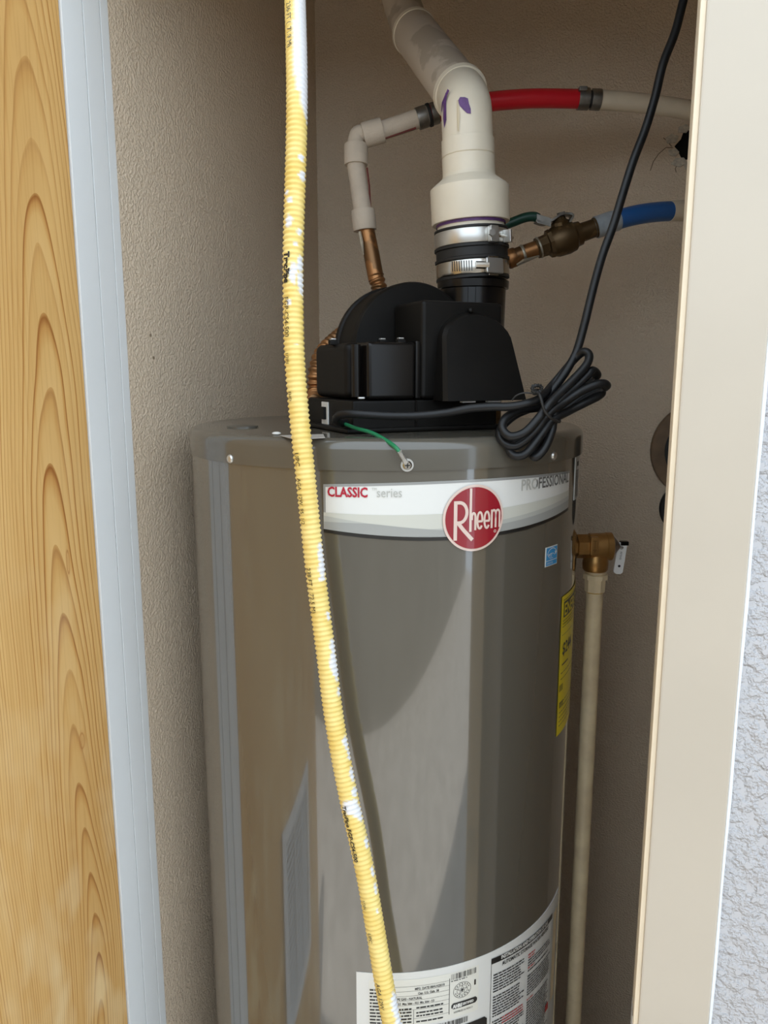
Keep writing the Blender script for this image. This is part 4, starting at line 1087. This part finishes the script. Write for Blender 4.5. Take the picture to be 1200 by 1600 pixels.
# where each screen row of the photo meets the hose, to lay the paint smears at their true places
def idx_for(py):
    best = min(range(len(hs)), key=lambda i: abs(rowof(hs[i]) - py)); return best
def rowof(p):
    rel = Vector((p.x, p.y, p.z - EYE)); z_ = rel.y * CT - rel.z * ST; y_ = rel.y * ST + rel.z * CT
    return 800 - FPX * y_ / z_
smears = []                                          # (row centre, half height px, angle centre deg (0 = to lens, + right), half angle, strength)
smears += [(60, 128, 70, 72, 1.0)]
for r_, h_, a_, ha in ((252, 6, 40, 20), (278, 8, 55, 30), (305, 5, -50, 15), (318, 5, -20, 20), (350, 10, -25, 25), (365, 6, 40, 15), (385, 4, 20, 15),
                       (415, 14, 55, 28), (430, 18, 5, 24), (440, 14, 60, 30), (455, 10, 65, 25), (475, 5, -20, 12), (540, 2, 20, 8),
                       (868, 22, 62, 30), (885, 16, 58, 34), (902, 5, 45, 25), (962, 8, 55, 18), (1010, 14, 62, 28), (1035, 22, 58, 36), (1050, 14, 65, 30), (1080, 8, 70, 20),
                       (1160, 12, 60, 26), (1180, 10, 72, 20), (1210, 12, 66, 26), (1235, 8, 60, 34), (1255, 12, 10, 60), (1270, 14, 62, 30), (1265, 8, 40, 40), (1316, 9, 62, 20), (1360, 10, 62, 16), (1386, 9, 58, 18), (1418, 4, 40, 12),
                       (1572, 26, 60, 38), (1600, 20, 60, 36)):
    smears.append((r_, h_, a_, ha, 1.0))
rings = []; white = []
rows = [rowof(p) if p.y > .3 else 9999 for p in hs]
wn = random.Random(4)
jit = [[wn.uniform(-1, 1) for _ in range(SEG)] for _ in range(400)]
for i, (p, t, u, w) in enumerate(hfr):
    r_ = RH + .0008 * math.cos(2 * PI * i / PITCHR) ** 1
    rt = Vector((1, 0, 0)) - t * t.x; rt.normalize(); fw = t.cross(rt)
    if fw.y > 0: fw = -fw
    ring = []
    for j in range(SEG):
        a = 2 * PI * j / SEG
        ring.append(p + (fw * math.cos(a) + rt * math.sin(a)) * r_)
        deg = math.degrees(a); deg = deg - 360 if deg > 180 else deg
        best = 0.0
        jj = jit[(i // 3) % 400][j] * .28
        for (rc, hh, ac, ha, st_) in smears:
            if abs(rows[i] - rc) > hh * 1.5: continue
            if rc == 60:
                lim = 20 + 12 * math.sin(i * .05) - (18 if rows[i] < 150 else 0) + max(0, (rows[i] - 165)) * 1.6
                v = 1.0 if (deg > lim and rows[i] < 187 + deg * .08) else (.45 if deg > lim - 14 and rows[i] < 187 else 0)
            else:
                dd = ((rows[i] - rc) / hh) ** 2 + ((deg - ac) / ha) ** 2 + jj
                v = 1.0 if dd < .75 else (.5 if dd < 1.0 else 0)
            best = max(best, v)
        white.append(best)
    rings.append(ring)
hosemb = MB().ring_stack(rings)
M_hose, nt, b = base_mat('yellow_jacket'); L = nt.links
at = nd(nt, 'ShaderNodeAttribute', attribute_name='smear')
tc = nd(nt, 'ShaderNodeTexCoord')
n1 = nd(nt, 'ShaderNodeTexNoise', i_Scale=45.0, i_Detail=4.0); L.new(tc.outputs['Object'], n1.inputs['Vector'])
r1 = nd(nt, 'ShaderNodeValToRGB'); r1.color_ramp.elements[0].color = (0.82, 0.59, 0.16, 1); r1.color_ramp.elements[1].color = (0.88, 0.69, 0.25, 1)
r1.color_ramp.elements[0].position = .35; r1.color_ramp.elements[1].position = .65
L.new(n1.outputs['Fac'], r1.inputs['Fac'])
n2 = nd(nt, 'ShaderNodeTexNoise', i_Scale=700.0, i_Detail=2.0); L.new(tc.outputs['Object'], n2.inputs['Vector'])
r2 = nd(nt, 'ShaderNodeValToRGB'); r2.color_ramp.elements[0].color = (0.70, 0.69, 0.70, 1); r2.color_ramp.elements[1].color = (0.86, 0.85, 0.85, 1)
L.new(n2.outputs['Fac'], r2.inputs['Fac'])
mx = nd(nt, 'ShaderNodeMixRGB'); L.new(at.outputs['Fac'], mx.inputs['Fac']); L.new(r1.outputs['Color'], mx.inputs['Color1']); L.new(r2.outputs['Color'], mx.inputs['Color2'])
L.new(mx.outputs['Color'], b.inputs['Base Color']); b.inputs['Roughness'].default_value = .42
gas = Thing('gas_line', 'yellow corrugated flexible gas line with white paint smears hanging before the heater', 'gas line', hs[-1])
ho = gas.part('jacket', hosemb, M_hose, angle=60)
ca = ho.data.attributes.new('smear', 'FLOAT', 'POINT')
vals = [0.0] * len(ho.data.vertices)
for i in range(min(len(vals), len(white))): vals[i] = white[i]
ca.data.foreach_set('value', vals)
gas.part('end_fitting', MB().sweep([hs[-1], hs[-1] + Vector((-.03, .035, -.015))], .016, 6), M_brass)
# printed markings run down the left flank of the jacket
hl = [0.0]
for a_, b_ in zip(hs, hs[1:]): hl.append(hl[-1] + (b_ - a_).length)
def hose_text(s, row, size, ang=-48, bold=0.0, sx=1.0):
    i0 = idx_for(row); vs_, fs_ = text2d(s, size, sx=sx, bold=bold); out = []
    for x, y in vs_:
        k = i0 + int(round(x / .00105)); k = max(0, min(len(hs) - 2, k)); fr_k = (x / .00105 + i0) - k
        p, t, u, w = hfr[k]; p = p + t * fr_k * .00105
        rt = Vector((1, 0, 0)) - t * t.x; rt.normalize(); fw = t.cross(rt)
        if fw.y > 0: fw = -fw
        a = D(ang) + y / RH
        out.append(p + (fw * math.cos(a) + rt * math.sin(a)) * (RH + .0009))
    gas.part('printed_marking', MB().add(out, fs_), M_ink, ho, open_=True)
for s_, r_, sz, bd_ in (('236 FT (  71.9 M)', 14, .0072, 0), ('TracPipe', 397, .0085, .0005), ('FGP-CS4-500', 466, .0072, 0), ('1/2IN', 552, .005, 0), ('EHD', 612, .005, 0), ('UPC', 705, .0075, 0), ('AGA  12W  95  1/2', 745, .0060, 0),
                        ('238 FT (  72.5 M)', 884, .0070, 0), ('TracPipe FGP-CS4-500', 1252, .0068, .0002), ('1/2IN', 1398, .005, 0), ('UPC', 1450, .006, 0), ('AGA 12W', 1528, .0068, 0)):
    hose_text(s_, r_, sz, bold=bd_)

# ================================================================== power cord with its tied hank
def hk(cx, cy, d=0.0): return P(770 + cx / 6.316, 540 + cy / 6.316, .846 + d)
cpath = [(1105, -160, .93), (1088, -70, .92), (1068, 0, .915), (1055, 50, .91), (1036, 100, .905), (1024, 150, .90), (1009, 200, .895), (990, 250, .89), (974, 300, .887), (959, 350, .884), (941, 400, .882), (927, 450, .880), (915, 500, .877)]
cp3 = [P(*p) for p in cpath]
cp3 = [Vector((cp3[0].x + .01, cp3[0].y + .03, ZC - .002))] + cp3
f_, b_ = -.012, .020
seq = [(850, -10, .03), (800, 120, .028), (700, 290, .024), (570, 460, .018), (430, 590, .016), (230, 680, .012), (100, 790, .008), (65, 880, .0), (120, 965, -.008), (240, 985, -.010), (400, 860, -.010), (560, 660, -.006),
       (700, 560, .0), (890, 440, .004), (1060, 375, .006), (1125, 392, .012), (1080, 425, .020), (920, 500, .024), (720, 640, .022), (560, 760, .016), (360, 880, .010), (200, 970, .002), (165, 1035, -.006), (225, 1090, -.012), (330, 1062, -.014), (460, 900, -.010), (585, 740, -.004),
       (760, 640, .010), (920, 560, .014), (1040, 500, .018), (1075, 460, .024), (990, 450, .030), (800, 560, .030), (640, 700, .024), (540, 850, .012), (430, 1000, .002), (395, 1082, -.006), (440, 1095, -.010), (520, 1000, -.008), (580, 850, -.002), (600, 720, .0),
       (640, 560, .0), (800, 420, .006), (930, 300, .010), (980, 245, .014), (1030, 290, .024), (960, 345, .030), (800, 420, .030), (620, 540, .026), (460, 610, .016), (260, 640, .006), (125, 720, -.004), (95, 820, -.012), (175, 895, -.018), (310, 860, -.020), (440, 730, -.018), (545, 590, -.014),
       (680, 450, -.004), (830, 300, .004), (930, 180, .010), (950, 95, .016), (900, 62, .022), (820, 120, .028), (690, 270, .028), (580, 400, .022), (500, 490, .008), (430, 540, -.004), (300, 580, -.008), (150, 603, -.008)]
hank = [hk(*s_) for s_ in seq]
tail = [P(770, 635.5, .842), P(735, 638, .848), P(698, 645, .854), P(660, 649, .856), (P(633, 650, .856)), P(600, 649.5, .855), P(568, 647.5, .856), P(545, 646.5, .860), P(530, 649, .868), P(525, 656, .876), P(531, 661, .884), P(541, 661, .894)]
cpts = catmull(cp3, 5)[:-1] + catmull([cp3[-1]] + hank + tail, 6)
cord = Thing('power_cord', 'black power cord hanging from above with a tied hank beside the blower', 'cord', hk(500, 800))
cord.part('cord', MB().sweep(cpts, .0047, 12), M_cord, angle=60)
tie = catmull([hk(430, 470, .0), hk(455, 470, -.020), hk(480, 540, -.026), hk(510, 640, -.026), hk(570, 710, -.022), hk(630, 745, -.010), hk(660, 745, .012), hk(620, 690, .036), hk(540, 560, .038), hk(460, 450, .032), hk(420, 440, .012), hk(430, 470, .0)], 6)
cord.part('twist_tie', MB().sweep(tie, .0017, 8), M_rubber)
kn = catmull([hk(450, 470, -.018), hk(400, 450, -.018), hk(395, 405, -.016), hk(440, 395, -.014), hk(480, 410, -.016), hk(470, 450, -.018), hk(420, 470, -.016), hk(385, 470, -.012), hk(300, 468, -.010), hk(230, 495, -.008), hk(190, 540, -.006)], 6)
cord.part('tie_twist', MB().sweep(kn, [.0020 + .0005 * math.sin(i * 2.1) if i < 40 else .0009 for i in range(len(kn))], 8), M_rubber)
